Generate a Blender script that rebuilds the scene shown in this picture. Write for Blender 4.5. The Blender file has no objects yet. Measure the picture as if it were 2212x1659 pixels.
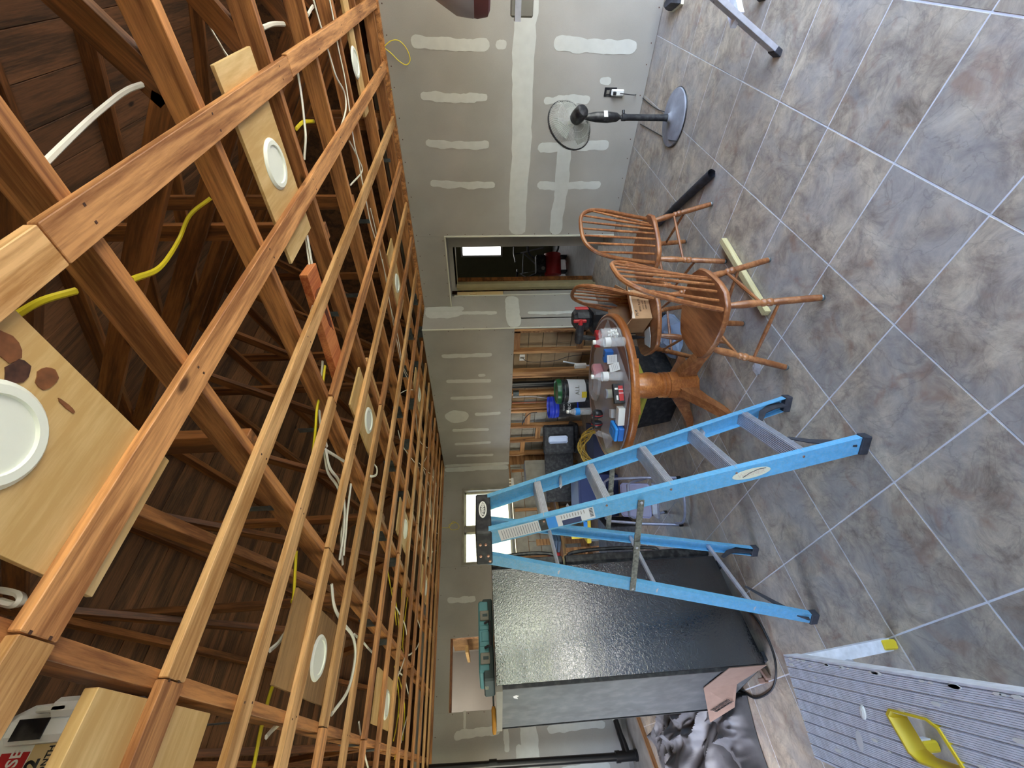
import bpy, math, random
from mathutils import Vector, Matrix
import mathutils.noise as mn
random.seed(7)
S = bpy.context.scene
COL = S.collection
PI = math.pi

# ------------------------------------------------------------------ camera, sky, sun, exposure
CAM_H = 1.68
FPX = 911.52
R = Matrix(((-0.07176986, -0.02808, -0.99702588),
            (-0.728252, 0.68450748, 0.03314415),
            (0.68154098, 0.72846484, -0.06957632)))   # rows: image right, image down, forward
cd = bpy.data.cameras.new('camera')
cam = bpy.data.objects.new('camera', cd); COL.objects.link(cam)
cd.sensor_fit = 'HORIZONTAL'; cd.sensor_width = 36.0; cd.lens = FPX / 2212 * 36.0
cd.clip_start = 0.02; cd.clip_end = 200
mw = Matrix.Identity(4)
for i in range(3):
    mw[i][0] = R[0][i]; mw[i][1] = -R[1][i]; mw[i][2] = -R[2][i]
mw[2][3] = CAM_H
cam.matrix_world = mw
S.camera = cam
S.view_settings.view_transform = 'Standard'; S.view_settings.look = 'None'
S.view_settings.gamma = 1.0; S.view_settings.use_curve_mapping = False
S.view_settings.exposure = 1.1
S.cycles.use_denoising = True
S.cycles.max_bounces = 10; S.cycles.diffuse_bounces = 5; S.cycles.glossy_bounces = 4
S.cycles.transmission_bounces = 8; S.cycles.transparent_max_bounces = 12
S.cycles.sample_clamp_indirect = 6.0
S.cycles.caustics_reflective = False; S.cycles.caustics_refractive = False

W = bpy.data.worlds.new('world'); S.world = W; W.use_nodes = True
wn = W.node_tree.nodes; wl = W.node_tree.links
bg = wn['Background']
sky = wn.new('ShaderNodeTexSky'); sky.sky_type = 'NISHITA'; sky.sun_disc = False
sky.sun_elevation = math.radians(52); sky.sun_rotation = math.radians(250)
sky.air_density = 1.0; sky.dust_density = 2.0
wl.new(sky.outputs[0], bg.inputs[0]); bg.inputs[1].default_value = 1.35
sd = bpy.data.lights.new('sun', 'SUN'); sd.energy = 20.0; sd.angle = math.radians(1.5); sd.color = (1.0, 0.95, 0.86)
so = bpy.data.objects.new('sun', sd); COL.objects.link(so)
so.rotation_euler = Vector((0.45, 0.25, -0.9)).to_track_quat('-Z', 'Y').to_euler()

def portal(loc, sx, sy, direction):
    d = bpy.data.lights.new('portal', 'AREA'); d.shape = 'RECTANGLE'; d.size = sx; d.size_y = sy
    d.cycles.is_portal = True
    o = bpy.data.objects.new('portal', d); COL.objects.link(o)
    o.location = loc; o.rotation_euler = Vector(direction).to_track_quat('-Z', 'Z').to_euler()
portal((2.75, -1.77, 1.1), 3.6, 2.1, (0, 1, 0))
portal((-0.4, -1.77, 1.3), 1.8, 1.6, (0, 1, 0))
portal((3.16, 6.97, 1.67), 1.3, 0.85, (0, -1, 0))
portal((-1.97, 4.1, 1.5), 2.6, 1.2, (1, 0, 0))

# ------------------------------------------------------------------ helpers
def at(px, py, X=None, Y=None, Z=None):
    """the point of the plane X=, Y= or Z= that lies behind pixel px, py of the photograph"""
    d = Vector((px - 1106, py - 829.5, FPX))
    d = Vector([R[0][i] * d[0] + R[1][i] * d[1] + R[2][i] * d[2] for i in range(3)])
    if X is not None: t = X / d[0]
    elif Y is not None: t = Y / d[1]
    else: t = (Z - CAM_H) / d[2]
    return Vector((0, 0, CAM_H)) + d * t

def deep(px, py, dep):
    d = Vector((px - 1106, py - 829.5, FPX)) / FPX * dep
    return Vector((0, 0, CAM_H)) + Vector([R[0][i] * d[0] + R[1][i] * d[1] + R[2][i] * d[2] for i in range(3)])

class MB:
    def __init__(s): s.v = []; s.f = []; s.sm = []
    def add(s, vs, fs, smooth=False, M=None):
        b = len(s.v)
        s.v += [tuple(M @ Vector(q)) if M is not None else tuple(q) for q in vs]
        s.f += [tuple(b + i for i in f) for f in fs]; s.sm += [smooth] * len(fs)
        return s
    def box(s, c, d, M=None):
        x, y, z = c; a, b, e = d[0] / 2, d[1] / 2, d[2] / 2
        vs = [(x + i * a, y + j * b, z + k * e) for k in (-1, 1) for j in (-1, 1) for i in (-1, 1)]
        return s.add(vs, [(0, 2, 3, 1), (4, 5, 7, 6), (0, 1, 5, 4), (2, 6, 7, 3), (0, 4, 6, 2), (1, 3, 7, 5)], False, M)
    def rbox(s, c, d, r=0.01, M=None):
        """box with its four vertical edges and rims chamfered"""
        x, y, z = c; a, b, e = d[0] / 2, d[1] / 2, d[2] / 2
        def ring(ins, zz):
            A, B = a - ins, b - ins
            q = max(r - ins * .5, 1e-4)
            return [(x + u, y + w, zz) for u, w in ((-A + q, -B), (A - q, -B), (A, -B + q), (A, B - q), (A - q, B), (-A + q, B), (-A, B - q), (-A, -B + q))]
        rs = [ring(r * .7, z - e), ring(0, z - e + r * .7), ring(0, z + e - r * .7), ring(r * .7, z + e)]
        return s.loft(rs, True, M=M)
    def loft(s, rings, caps=True, smooth=False, M=None, close=True):
        n = len(rings[0]); vs = [p for r_ in rings for p in r_]; fs = []
        m = n if close else n - 1
        for k in range(len(rings) - 1):
            for i in range(m):
                j = (i + 1) % n
                fs.append((k * n + i, k * n + j, (k + 1) * n + j, (k + 1) * n + i))
        s.add(vs, fs, smooth, M)
        if caps:
            b = len(s.v) - len(vs)
            s.f.append(tuple(b + i for i in reversed(range(n)))); s.sm.append(False)
            s.f.append(tuple(b + (len(rings) - 1) * n + i for i in range(n))); s.sm.append(False)
        return s
    def tube(s, pts, r, n=8, M=None, flat=None, caps=True):
        pts = [Vector(p) for p in pts]
        rr = r if isinstance(r, (list, tuple)) else [r] * len(pts)
        rings = []; up = None
        for i, p in enumerate(pts):
            t = (pts[min(i + 1, len(pts) - 1)] - pts[max(i - 1, 0)])
            if t.length < 1e-9: t = Vector((0, 0, 1))
            t.normalize()
            if up is None:
                up = Vector((0, 0, 1)) if abs(t.z) < .9 else Vector((1, 0, 0))
            sd_ = t.cross(up)
            if sd_.length < 1e-5: sd_ = t.orthogonal()
            sd_.normalize(); up = sd_.cross(t).normalized()
            fx = flat or 1
            rings.append([tuple(p + sd_ * (math.cos(2 * PI * k / n) * rr[i] * fx) + up * (math.sin(2 * PI * k / n) * rr[i])) for k in range(n)])
        return s.loft(rings, caps, True, M)
    def lathe(s, prof, n=24, M=None, a0=0.0, smooth=True, caps=True):
        """prof: list of (r, z)"""
        rings = [[(r_ * math.cos(a0 + 2 * PI * k / n), r_ * math.sin(a0 + 2 * PI * k / n), z) for k in range(n)] for r_, z in prof]
        return s.loft(rings, caps, smooth, M)
    def prism(s, poly, z0, z1, M=None):
        return s.loft([[(x, y, z0) for x, y in poly], [(x, y, z1) for x, y in poly]], True, False, M)
    def quad(s, a, b, c, d): return s.add([a, b, c, d], [(0, 1, 2, 3)])

def frame(p0, p1, up=(0, 0, 1)):
    p0 = Vector(p0); x = (Vector(p1) - p0).normalized(); up = Vector(up)
    y = up.cross(x)
    if y.length < 1e-4: y = Vector((0, 1, 0)).cross(x)
    y.normalize(); z = x.cross(y)
    m = Matrix.Identity(4)
    for i in range(3): m[i][0] = x[i]; m[i][1] = y[i]; m[i][2] = z[i]; m[i][3] = p0[i]
    return m

def link(name, me, m, parent=None):
    me.materials.append(m) if m and not me.materials else None
    o = bpy.data.objects.new(name, me); COL.objects.link(o)
    if parent is not None: o.parent = parent
    return o

def mesh(name, mb, m=None):
    me = bpy.data.meshes.new(name); me.from_pydata(mb.v, [], mb.f)
    me.polygons.foreach_set('use_smooth', mb.sm)
    if any(mb.sm):
        try: me.set_sharp_from_angle(angle=math.radians(40))
        except Exception: pass
    me.update()
    if m: me.materials.append(m)
    return me

def obj(name, mb, m, parent=None, world=False, mat4=None):
    me = mesh(name, mb, m)
    o = link(name, me, None, parent)
    if world and parent is not None:
        me.transform(world_of(parent).inverted())
    if mat4 is not None: o.matrix_local = mat4
    return o

def world_of(o):
    m = o.matrix_basis.copy()
    while o.parent is not None:
        o = o.parent; m = o.matrix_basis @ m
    return m

def tag(o, label=None, cat=None, group=None, kind=None):
    if label: o['label'] = label
    if cat: o['category'] = cat
    if group: o['group'] = group
    if kind: o['kind'] = kind
    return o

def thing(name, label, cat, loc=(0, 0, 0), rz=0.0, group=None):
    o = bpy.data.objects.new(name, None); COL.objects.link(o); o.empty_display_size = .05
    o.location = loc; o.rotation_euler = (0, 0, rz)
    return tag(o, label, cat, group)

def struct(name, mb, m, parent=None):
    o = obj(name, mb, m, parent); o['kind'] = 'structure'; return o

def dup(root, loc=None, rz=None, label=None):
    r = root.copy(); COL.objects.link(r)
    if loc is not None: r.location = loc
    if rz is not None: r.rotation_euler = (0, 0, rz)
    if label: r['label'] = label
    for ch in list(root.children):
        c = ch.copy(); COL.objects.link(c); c.parent = r
        for g in ch.children:
            d = g.copy(); COL.objects.link(d); d.parent = c
    return r

def text(name, s, size, m, parent, M, extrude=0.0004, align='CENTER', bold=0.0, shear=0.0):
    c = bpy.data.curves.new(name, 'FONT'); c.body = s; c.size = size; c.align_x = align; c.align_y = 'CENTER'
    c.extrude = extrude; c.offset = bold; c.shear = shear; c.resolution_u = 3
    c.materials.append(m)
    tmp = bpy.data.objects.new('tmp', c); COL.objects.link(tmp)
    dg = bpy.context.evaluated_depsgraph_get(); me = bpy.data.meshes.new_from_object(tmp.evaluated_get(dg))
    COL.objects.unlink(tmp); bpy.data.objects.remove(tmp); me.name = name
    if not me.materials: me.materials.append(m)
    o = bpy.data.objects.new(name, me); COL.objects.link(o)
    o.parent = parent; o.matrix_local = M
    return o

def basis(o, x, y):
    """matrix with local X along x, local Y along y, at o"""
    x = Vector(x).normalized(); y = Vector(y); z = x.cross(y).normalized(); y = z.cross(x)
    m = Matrix.Identity(4)
    for i in range(3): m[i][0] = x[i]; m[i][1] = y[i]; m[i][2] = z[i]; m[i][3] = o[i]
    return m

def smooth_path(pts, n=6):
    pts = [Vector(p) for p in pts]; out = []
    P_ = [pts[0] * 2 - pts[1]] + pts + [pts[-1] * 2 - pts[-2]]
    for i in range(1, len(P_) - 2):
        a, b, c, d = P_[i - 1:i + 3]
        for k in range(n):
            t = k / n
            out.append(.5 * ((2 * b) + (c - a) * t + (2 * a - 5 * b + 4 * c - d) * t * t + (3 * b - a - 3 * c + d) * t ** 3))
    out.append(pts[-1]); return out

# ------------------------------------------------------------------ materials
def nt(name):
    m = bpy.data.materials.new(name); m.use_nodes = True
    n = m.node_tree.nodes; l = m.node_tree.links
    return m, n, l, n['Principled BSDF']
def ramp(n, stops):
    r = n.new('ShaderNodeValToRGB'); e = r.color_ramp.elements
    while len(e) < len(stops): e.new(.5)
    for k, (p, c) in enumerate(stops): e[k].position = p; e[k].color = (*c, 1)
    return r
def C(h):
    h = h.lstrip('#'); v = [int(h[i:i + 2], 16) / 255 for i in (0, 2, 4)]
    return tuple(x / 12.92 if x <= .04045 else ((x + .055) / 1.055) ** 2.4 for x in v)

def plain(name, col, rough=.5, metal=0.0, var=.12, scale=8.0, bump=0.0, bscale=60.0, emit=0.0, spec=None, dust=0.0):
    m, n, l, b = nt(name)
    b.inputs['Roughness'].default_value = rough; b.inputs['Metallic'].default_value = metal
    if spec is not None: b.inputs['Specular IOR Level'].default_value = spec
    tc = n.new('ShaderNodeTexCoord')
    t = n.new('ShaderNodeTexNoise'); t.inputs['Scale'].default_value = scale; t.inputs['Detail'].default_value = 5
    l.new(tc.outputs['Object'], t.inputs['Vector'])
    lo = tuple(x * (1 - var) for x in col); hi = tuple(min(1, x * (1 + var)) for x in col)
    r = ramp(n, [(.3, lo), (.7, hi)]); l.new(t.outputs[0], r.inputs[0])
    last = r.outputs[0]
    if dust > 0:
        t2 = n.new('ShaderNodeTexNoise'); t2.inputs['Scale'].default_value = scale * 3; t2.inputs['Detail'].default_value = 8
        l.new(tc.outputs['Object'], t2.inputs['Vector'])
        r2 = ramp(n, [(.45, (0, 0, 0)), (.75, (dust,) * 3)]); l.new(t2.outputs[0], r2.inputs[0])
        mx = n.new('ShaderNodeMixRGB'); l.new(r2.outputs[0], mx.inputs[0]); l.new(last, mx.inputs[1]); mx.inputs[2].default_value = (.5, .49, .47, 1)
        last = mx.outputs[0]
    l.new(last, b.inputs['Base Color'])
    if bump:
        t3 = n.new('ShaderNodeTexNoise'); t3.inputs['Scale'].default_value = bscale; t3.inputs['Detail'].default_value = 4
        l.new(tc.outputs['Object'], t3.inputs['Vector'])
        bp = n.new('ShaderNodeBump'); bp.inputs['Strength'].default_value = bump; bp.inputs['Distance'].default_value = .01
        l.new(t3.outputs[0], bp.inputs['Height']); l.new(bp.outputs[0], b.inputs['Normal'])
    if emit:
        b.inputs['Emission Color'].default_value = (*col, 1); b.inputs['Emission Strength'].default_value = emit
    return m

def wood(name, light, dark, rough=.55, along=0, stretch=16.0, scale=3.0, contrast=1.0, hue=.12, knots=True, bump=.15):
    """grain runs along the local axis `along`; every object gets its own cut of the noise and a slightly different tone"""
    m, n, l, b = nt(name); b.inputs['Roughness'].default_value = rough
    tc = n.new('ShaderNodeTexCoord'); oi = n.new('ShaderNodeObjectInfo')
    mul = n.new('ShaderNodeVectorMath'); mul.operation = 'SCALE'; mul.inputs[3].default_value = 37.0
    cmb = n.new('ShaderNodeCombineXYZ')
    for k in range(3): l.new(oi.outputs['Random'], cmb.inputs[k])
    l.new(cmb.outputs[0], mul.inputs[0])
    sc = [stretch, stretch, stretch]; sc[along] = 1.0
    ms = n.new('ShaderNodeVectorMath'); ms.operation = 'MULTIPLY'; ms.inputs[1].default_value = sc
    l.new(tc.outputs['Object'], ms.inputs[0])
    ad = n.new('ShaderNodeVectorMath'); ad.operation = 'ADD'; l.new(ms.outputs[0], ad.inputs[0]); l.new(mul.outputs[0], ad.inputs[1])
    # slow warp that bends the grain
    w1 = n.new('ShaderNodeTexNoise'); w1.inputs['Scale'].default_value = .55; w1.inputs['Detail'].default_value = 2
    l.new(ad.outputs[0], w1.inputs['Vector'])
    wv = n.new('ShaderNodeMath'); wv.operation = 'MULTIPLY'; wv.inputs[1].default_value = 30.0 * contrast
    l.new(w1.outputs[0], wv.inputs[0])
    sn = n.new('ShaderNodeMath'); sn.operation = 'SINE'; l.new(wv.outputs[0], sn.inputs[0])
    f = n.new('ShaderNodeTexNoise'); f.inputs['Scale'].default_value = scale * 2.2; f.inputs['Detail'].default_value = 6; f.inputs['Roughness'].default_value = .65
    l.new(ad.outputs[0], f.inputs['Vector'])
    mx = n.new('ShaderNodeMath'); mx.operation = 'MULTIPLY_ADD'; mx.inputs[1].default_value = .16; l.new(sn.outputs[0], mx.inputs[0]); l.new(f.outputs[0], mx.inputs[2])
    r = ramp(n, [(.30, dark), (.52, tuple((a + c) / 2 for a, c in zip(light, dark))), (.72, light)])
    l.new(mx.outputs[0], r.inputs[0]); last = r.outputs[0]
    if knots:
        vo = n.new('ShaderNodeTexVoronoi'); vo.inputs['Scale'].default_value = 1.3
        m2 = n.new('ShaderNodeVectorMath'); m2.operation = 'MULTIPLY'
        k2 = [3.4, 3.4, 3.4]; k2[along] = 1.5; m2.inputs[1].default_value = k2
        l.new(tc.outputs['Object'], m2.inputs[0])
        a2 = n.new('ShaderNodeVectorMath'); a2.operation = 'ADD'; l.new(m2.outputs[0], a2.inputs[0]); l.new(mul.outputs[0], a2.inputs[1])
        l.new(a2.outputs[0], vo.inputs['Vector'])
        kr = ramp(n, [(.035, (1, 1, 1)), (.075, (0, 0, 0))]); l.new(vo.outputs['Distance'], kr.inputs[0])
        km = n.new('ShaderNodeMixRGB'); l.new(kr.outputs[0], km.inputs[0]); l.new(last, km.inputs[1]); km.inputs[2].default_value = (*[x * .35 for x in dark], 1)
        last = km.outputs[0]
    hs = n.new('ShaderNodeHueSaturation')
    mr = n.new('ShaderNodeMapRange'); mr.inputs[3].default_value = 1 - hue; mr.inputs[4].default_value = 1 + hue
    l.new(oi.outputs['Random'], mr.inputs[0]); l.new(mr.outputs[0], hs.inputs['Value']); l.new(last, hs.inputs['Color'])
    l.new(hs.outputs[0], b.inputs['Base Color'])
    if bump:
        bp = n.new('ShaderNodeBump'); bp.inputs['Strength'].default_value = bump; bp.inputs['Distance'].default_value = .004
        l.new(mx.outputs[0], bp.inputs['Height']); l.new(bp.outputs[0], b.inputs['Normal'])
    return m

M = {}
M['strip'] = wood('strip_pine', C('#D69C64'), C('#8E5B34'), contrast=1.0, hue=.16)
M['strip_pale'] = wood('strip_pine_pale', C('#E2B47C'), C('#A87844'), contrast=.8, hue=.12)
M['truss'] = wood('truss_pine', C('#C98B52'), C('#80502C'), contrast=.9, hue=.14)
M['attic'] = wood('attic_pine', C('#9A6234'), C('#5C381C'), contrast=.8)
M['sheath'] = wood('sheathing_board', C('#7A5233'), C('#45301D'), contrast=.6, rough=.85, hue=.22)
M['light_block'] = plain('roof_light_block', C('#1C1712'), .95)
M['ply'] = wood('mounting_plywood', C('#E0C28C'), C('#C19D63'), contrast=.35, stretch=9, scale=2.2, knots=False, hue=.05, bump=.05)
M['ply_old'] = wood('old_plywood', C('#A88355'), C('#7C5C38'), contrast=.4, stretch=7, knots=False, hue=.05)
M['ply_edge'] = plain('plywood_edge', C('#C9A76B'), .8, var=.35, scale=120)
M['red_board'] = wood('reddish_board', C('#D98A52'), C('#A8532C'), contrast=.6)
M['stud'] = wood('stud_pine', C('#C69766'), C('#8B5F3B'), along=0, contrast=.8)
M['oak'] = wood('oak_finish', C('#BC8152'), C('#7E4C2B'), rough=.3, stretch=7, scale=2.5, contrast=.3, knots=False, hue=.08, bump=.04)
M['oak_top'] = wood('oak_tabletop', C('#7E594A'), C('#553A31'), rough=.38, stretch=12, scale=3, contrast=.6, knots=False, bump=.03)
M['oak_edge'] = wood('oak_edge', C('#C27C42'), C('#8E5126'), rough=.3, stretch=14, scale=3, contrast=.35, knots=False)
M['stick'] = wood('whitewood', C('#D8CFA6'), C('#B7A878'), contrast=.3, knots=False)
M['knot'] = plain('knot_dark', C('#4A2E22'), .6, var=.5, scale=60)
M['knot2'] = plain('knot_brown', C('#7B4C2C'), .6, var=.3, scale=40)
M['stain'] = plain('red_stain', C('#5A1E0E'), .4, var=.4, scale=50)
M['steel'] = plain('galvanised_plate', C('#6A7376'), .45, .75, var=.25, scale=30)
M['gauge'] = plain('joint_compound', C('#BFC1BC'), .85, var=.045, scale=14, bump=.04, bscale=25)
M['bead'] = plain('corner_bead', C('#CDCDBF'), .7, var=.05)
M['trimw'] = plain('light_trim_white', C('#E9ECE0'), .4, var=.02)
M['lens'] = plain('light_lens', C('#C9CAD8'), .55, var=.02)
M['nmw'] = plain('white_cable', C('#E6E3D2'), .5, var=.06)
M['nmy'] = plain('yellow_cable', C('#E0CC28'), .45, var=.08)
M['nmk'] = plain('dark_cable', C('#1C1C20'), .5, var=.1)
M['black'] = plain('black_plastic', C('#17181C'), .35, var=.2, dust=.15)
M['blackm'] = plain('black_matte', C('#1B1C22'), .6, var=.2, dust=.10)
M['white'] = plain('white_plastic', C('#E3E4E2'), .45, var=.04)
M['cream'] = plain('cream_plastic', C('#D6D4BE'), .45, var=.05)
M['grey'] = plain('grey_dust', C('#8B8E97'), .8, var=.15, scale=18)
M['navy'] = plain('navy_plastic', C('#28345E'), .5, var=.08)
M['blue'] = plain('blue_plastic', C('#2F6FC4'), .4, var=.08)
M['bluebk'] = plain('bucket_blue', C('#2238B8'), .35, var=.12)
M['bright_blue'] = plain('bright_blue', C('#2E8FE6'), .4, var=.06)
M['green'] = plain('bucket_green', C('#1E5C34'), .3, var=.2)
M['red'] = plain('red_plastic', C('#B32A2E'), .4, var=.1)
M['yellow'] = plain('yellow_plastic', C('#D8BE2E'), .45, var=.1)
M['lidy'] = plain('olive_yellow_lid', C('#BDB84A'), .5, var=.08)
M['cord'] = plain('cord_yellow', C('#B28E2C'), .5, var=.12)
M['paper'] = plain('paper', C('#D9DADD'), .8, var=.04)
M['card'] = plain('cardboard', C('#B8906A'), .85, var=.07, scale=20)
M['card_in'] = plain('cardboard_shadow', C('#7A5C46'), .9, var=.1)
M['kraft'] = plain('kraft_board', C('#95796A'), .85, var=.07, scale=20)
M['tape'] = plain('shiny_tape', C('#D8C9B8'), .2, var=.05)
M['lad'] = plain('ladder_blue', C('#5FA6D2'), .42, var=.10, scale=40, bump=.04, bscale=300, dust=.22)
M['alu'] = plain('aluminium', C('#B6B8C2'), .4, .3, var=.12, scale=25, bump=.05, bscale=90)
M['aludust'] = plain('dusty_aluminium', C('#DCDFEA'), .65, .1, var=.14, scale=30, bump=.15, bscale=80)
M['alu_splat'] = plain('spattered_bar', C('#77776F'), .6, .4, var=.5, scale=70)
M['rubber'] = plain('dusty_rubber', C('#32333B'), .7, var=.35, scale=30)
M['copper'] = plain('rivet', C('#B98F7C'), .35, .8, var=.1)
M['pipe'] = plain('abs_pipe', C('#141416'), .3, var=.3, scale=15)
M['teal'] = plain('case_teal', C('#4F8C97'), .45, var=.08)
M['tealdark'] = plain('case_dark', C('#37484C'), .6, var=.12)
M['latch'] = plain('latch_grey', C('#7D7A72'), .5, var=.1)
M['handle_o'] = plain('handle_orange', C('#C08A32'), .45, var=.1)
M['lilac'] = plain('lilac_seat', C('#B9BCE6'), .45, var=.04)
M['tubew'] = plain('painted_tube', C('#A9AECB'), .35, .2, var=.12, scale=30)
M['cmu'] = plain('block_tan', C('#9C8669'), .9, var=.10, scale=12, bump=.3, bscale=60)
M['cmu_w'] = plain('block_grey', C('#A3A096'), .9, var=.12, scale=12, bump=.3, bscale=60)
M['mortar'] = plain('mortar', C('#6B5E50'), .95, var=.2)
M['olive'] = plain('olive_paint', C('#6E6B52'), .8, var=.06)
M['tan'] = plain('tan_paint', C('#C8AF82'), .55, var=.04)
M['trimo'] = plain('painted_trim', C('#9C9270'), .6, var=.10)
M['conc'] = plain('bare_concrete', C('#8E8B86'), .9, var=.18, scale=7, bump=.1)
M['winframe'] = plain('window_frame', C('#8E8B80'), .6, var=.2)
M['grout'] = plain('grout', C('#D9DCE2'), .85, var=.1)
M['subfloor'] = plain('subfloor', C('#77767A'), .9)
M['lawn'] = plain('lawn', C('#85866A'), .95, var=.4, scale=2, bump=.3)
M['leaf'] = plain('foliage', C('#4D7A2E'), .8, var=.5, scale=4)
M['siding'] = plain('siding_cream', C('#D9DCA8'), .7, var=.05)
M['ext'] = plain('exterior_wall', C('#B9B4A4'), .9)
M['patio'] = plain('patio_concrete', C('#B5B2AC'), .9)
M['fanwire'] = plain('dusty_wire', C('#B4B5B0'), .7, var=.2)
M['fanblade'] = plain('smoky_blade', C('#85877F'), .5)
M['batt'] = plain('batt_paper', C('#C9C2B0'), .8, var=.1)
M['pink'] = plain('plum_print', C('#8A2A55'), .6)
M['sack'] = plain('grey_sack', C('#9A97A2'), .6, var=.12, scale=9)
M['maroon'] = plain('maroon_band', C('#6B3B43'), .6)

def mat_glass(name, col=(1, 1, 1), rough=.03, alpha=.35):
    m, n, l, b = nt(name)
    b.inputs['Base Color'].default_value = (*col, 1); b.inputs['Roughness'].default_value = rough
    g = n.new('ShaderNodeBsdfTransparent'); mx = n.new('ShaderNodeMixShader'); mx.inputs[0].default_value = alpha
    out = n['Material Output']
    l.new(g.outputs[0], mx.inputs[1]); l.new(b.outputs[0], mx.inputs[2]); l.new(mx.outputs[0], out.inputs[0])
    return m
M['glass'] = mat_glass('window_glass', (.9, .95, .95), .02, .08)
M['pet'] = mat_glass('clear_plastic', (.85, .87, .92), .08, .38)
M['film'] = mat_glass('plastic_film', (.75, .76, .82), .18, .35)
M['pinkfilm'] = mat_glass('reddish_film', (.65, .3, .33), .2, .6)

def mat_tile():
    m, n, l, b = nt('stone_look_tile')
    tc = n.new('ShaderNodeTexCoord'); oi = n.new('ShaderNodeObjectInfo')
    mul = n.new('ShaderNodeVectorMath'); mul.operation = 'SCALE'; mul.inputs[3].default_value = 53.0
    cmb = n.new('ShaderNodeCombineXYZ')
    for k in range(3): l.new(oi.outputs['Random'], cmb.inputs[k])
    l.new(cmb.outputs[0], mul.inputs[0])
    ad = n.new('ShaderNodeVectorMath'); ad.operation = 'ADD'; l.new(tc.outputs['Object'], ad.inputs[0]); l.new(mul.outputs[0], ad.inputs[1])
    a = n.new('ShaderNodeTexNoise'); a.inputs['Scale'].default_value = 7.5; a.inputs['Detail'].default_value = 12; a.inputs['Roughness'].default_value = .74; a.inputs['Distortion'].default_value = .5
    l.new(ad.outputs[0], a.inputs['Vector'])
    r = ramp(n, [(.31, C('#776D61')), (.42, C('#988B7D')), (.50, C('#ADA190')), (.58, C('#C0B49F')), (.68, C('#D3C8B3'))])
    l.new(a.outputs[0], r.inputs[0])
    # grey clouds
    g = n.new('ShaderNodeTexNoise'); g.inputs['Scale'].default_value = 3.1; g.inputs['Detail'].default_value = 5; g.inputs['Distortion'].default_value = .7
    a2 = n.new('ShaderNodeVectorMath'); a2.operation = 'ADD'; a2.inputs[1].default_value = (7, 3, 5); l.new(ad.outputs[0], a2.inputs[0]); l.new(a2.outputs[0], g.inputs['Vector'])
    gr = ramp(n, [(.44, (0, 0, 0)), (.64, (.55, .55, .55))]); l.new(g.outputs[0], gr.inputs[0])
    mx = n.new('ShaderNodeMixRGB'); l.new(gr.outputs[0], mx.inputs[0]); l.new(r.outputs[0], mx.inputs[1]); mx.inputs[2].default_value = (*C('#9A9B9C'), 1)
    # rusty patches
    q = n.new('ShaderNodeTexNoise'); q.inputs['Scale'].default_value = 5.5; q.inputs['Detail'].default_value = 6; q.inputs['Distortion'].default_value = 1.6
    a3 = n.new('ShaderNodeVectorMath'); a3.operation = 'ADD'; a3.inputs[1].default_value = (17, 13, 1); l.new(ad.outputs[0], a3.inputs[0]); l.new(a3.outputs[0], q.inputs['Vector'])
    qr = ramp(n, [(.58, (0, 0, 0)), (.72, (.55, .55, .55))]); l.new(q.outputs[0], qr.inputs[0])
    mx2 = n.new('ShaderNodeMixRGB'); l.new(qr.outputs[0], mx2.inputs[0]); l.new(mx.outputs[0], mx2.inputs[1]); mx2.inputs[2].default_value = (*C('#94735F'), 1)
    # fine dark veins
    v = n.new('ShaderNodeTexNoise'); v.inputs['Scale'].default_value = 3.4; v.inputs['Detail'].default_value = 7; v.inputs['Distortion'].default_value = 2.2
    a4 = n.new('ShaderNodeVectorMath'); a4.operation = 'ADD'; a4.inputs[1].default_value = (3, 23, 9); l.new(ad.outputs[0], a4.inputs[0]); l.new(a4.outputs[0], v.inputs['Vector'])
    vs = n.new('ShaderNodeMath'); vs.operation = 'SUBTRACT'; vs.inputs[1].default_value = .5; l.new(v.outputs[0], vs.inputs[0])
    va = n.new('ShaderNodeMath'); va.operation = 'ABSOLUTE'; l.new(vs.outputs[0], va.inputs[0])
    vr = ramp(n, [(.0, (.28, .28, .28)), (.016, (0, 0, 0))]); l.new(va.outputs[0], vr.inputs[0])
    mx3 = n.new('ShaderNodeMixRGB'); l.new(vr.outputs[0], mx3.inputs[0]); l.new(mx2.outputs[0], mx3.inputs[1]); mx3.inputs[2].default_value = (*C('#5A5250'), 1)
    # plaster dust
    d = n.new('ShaderNodeTexNoise'); d.inputs['Scale'].default_value = 1.1; d.inputs['Detail'].default_value = 8; d.inputs['Roughness'].default_value = .7
    ge = n.new('ShaderNodeNewGeometry'); l.new(ge.outputs['Position'], d.inputs['Vector'])
    dr = ramp(n, [(.5, (0, 0, 0)), (.78, (.5, .5, .5))]); l.new(d.outputs[0], dr.inputs[0])
    mx4 = n.new('ShaderNodeMixRGB'); l.new(dr.outputs[0], mx4.inputs[0]); l.new(mx3.outputs[0], mx4.inputs[1]); mx4.inputs[2].default_value = (*C('#BFC0C2'), 1)
    hs = n.new('ShaderNodeHueSaturation'); mr = n.new('ShaderNodeMapRange'); mr.inputs[3].default_value = .92; mr.inputs[4].default_value = 1.08
    l.new(oi.outputs['Random'], mr.inputs[0]); l.new(mr.outputs[0], hs.inputs['Value']); l.new(mx4.outputs[0], hs.inputs['Color'])
    l.new(hs.outputs[0], b.inputs['Base Color'])
    b.inputs['Roughness'].default_value = .42
    rr = n.new('ShaderNodeMapRange'); rr.inputs[3].default_value = .30; rr.inputs[4].default_value = .62; l.new(a.outputs[0], rr.inputs[0]); l.new(rr.outputs[0], b.inputs['Roughness'])
    bp = n.new('ShaderNodeBump'); bp.inputs['Strength'].default_value = .12; bp.inputs['Distance'].default_value = .004
    l.new(a.outputs[0], bp.inputs['Height']); l.new(bp.outputs[0], b.inputs['Normal'])
    return m
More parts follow.
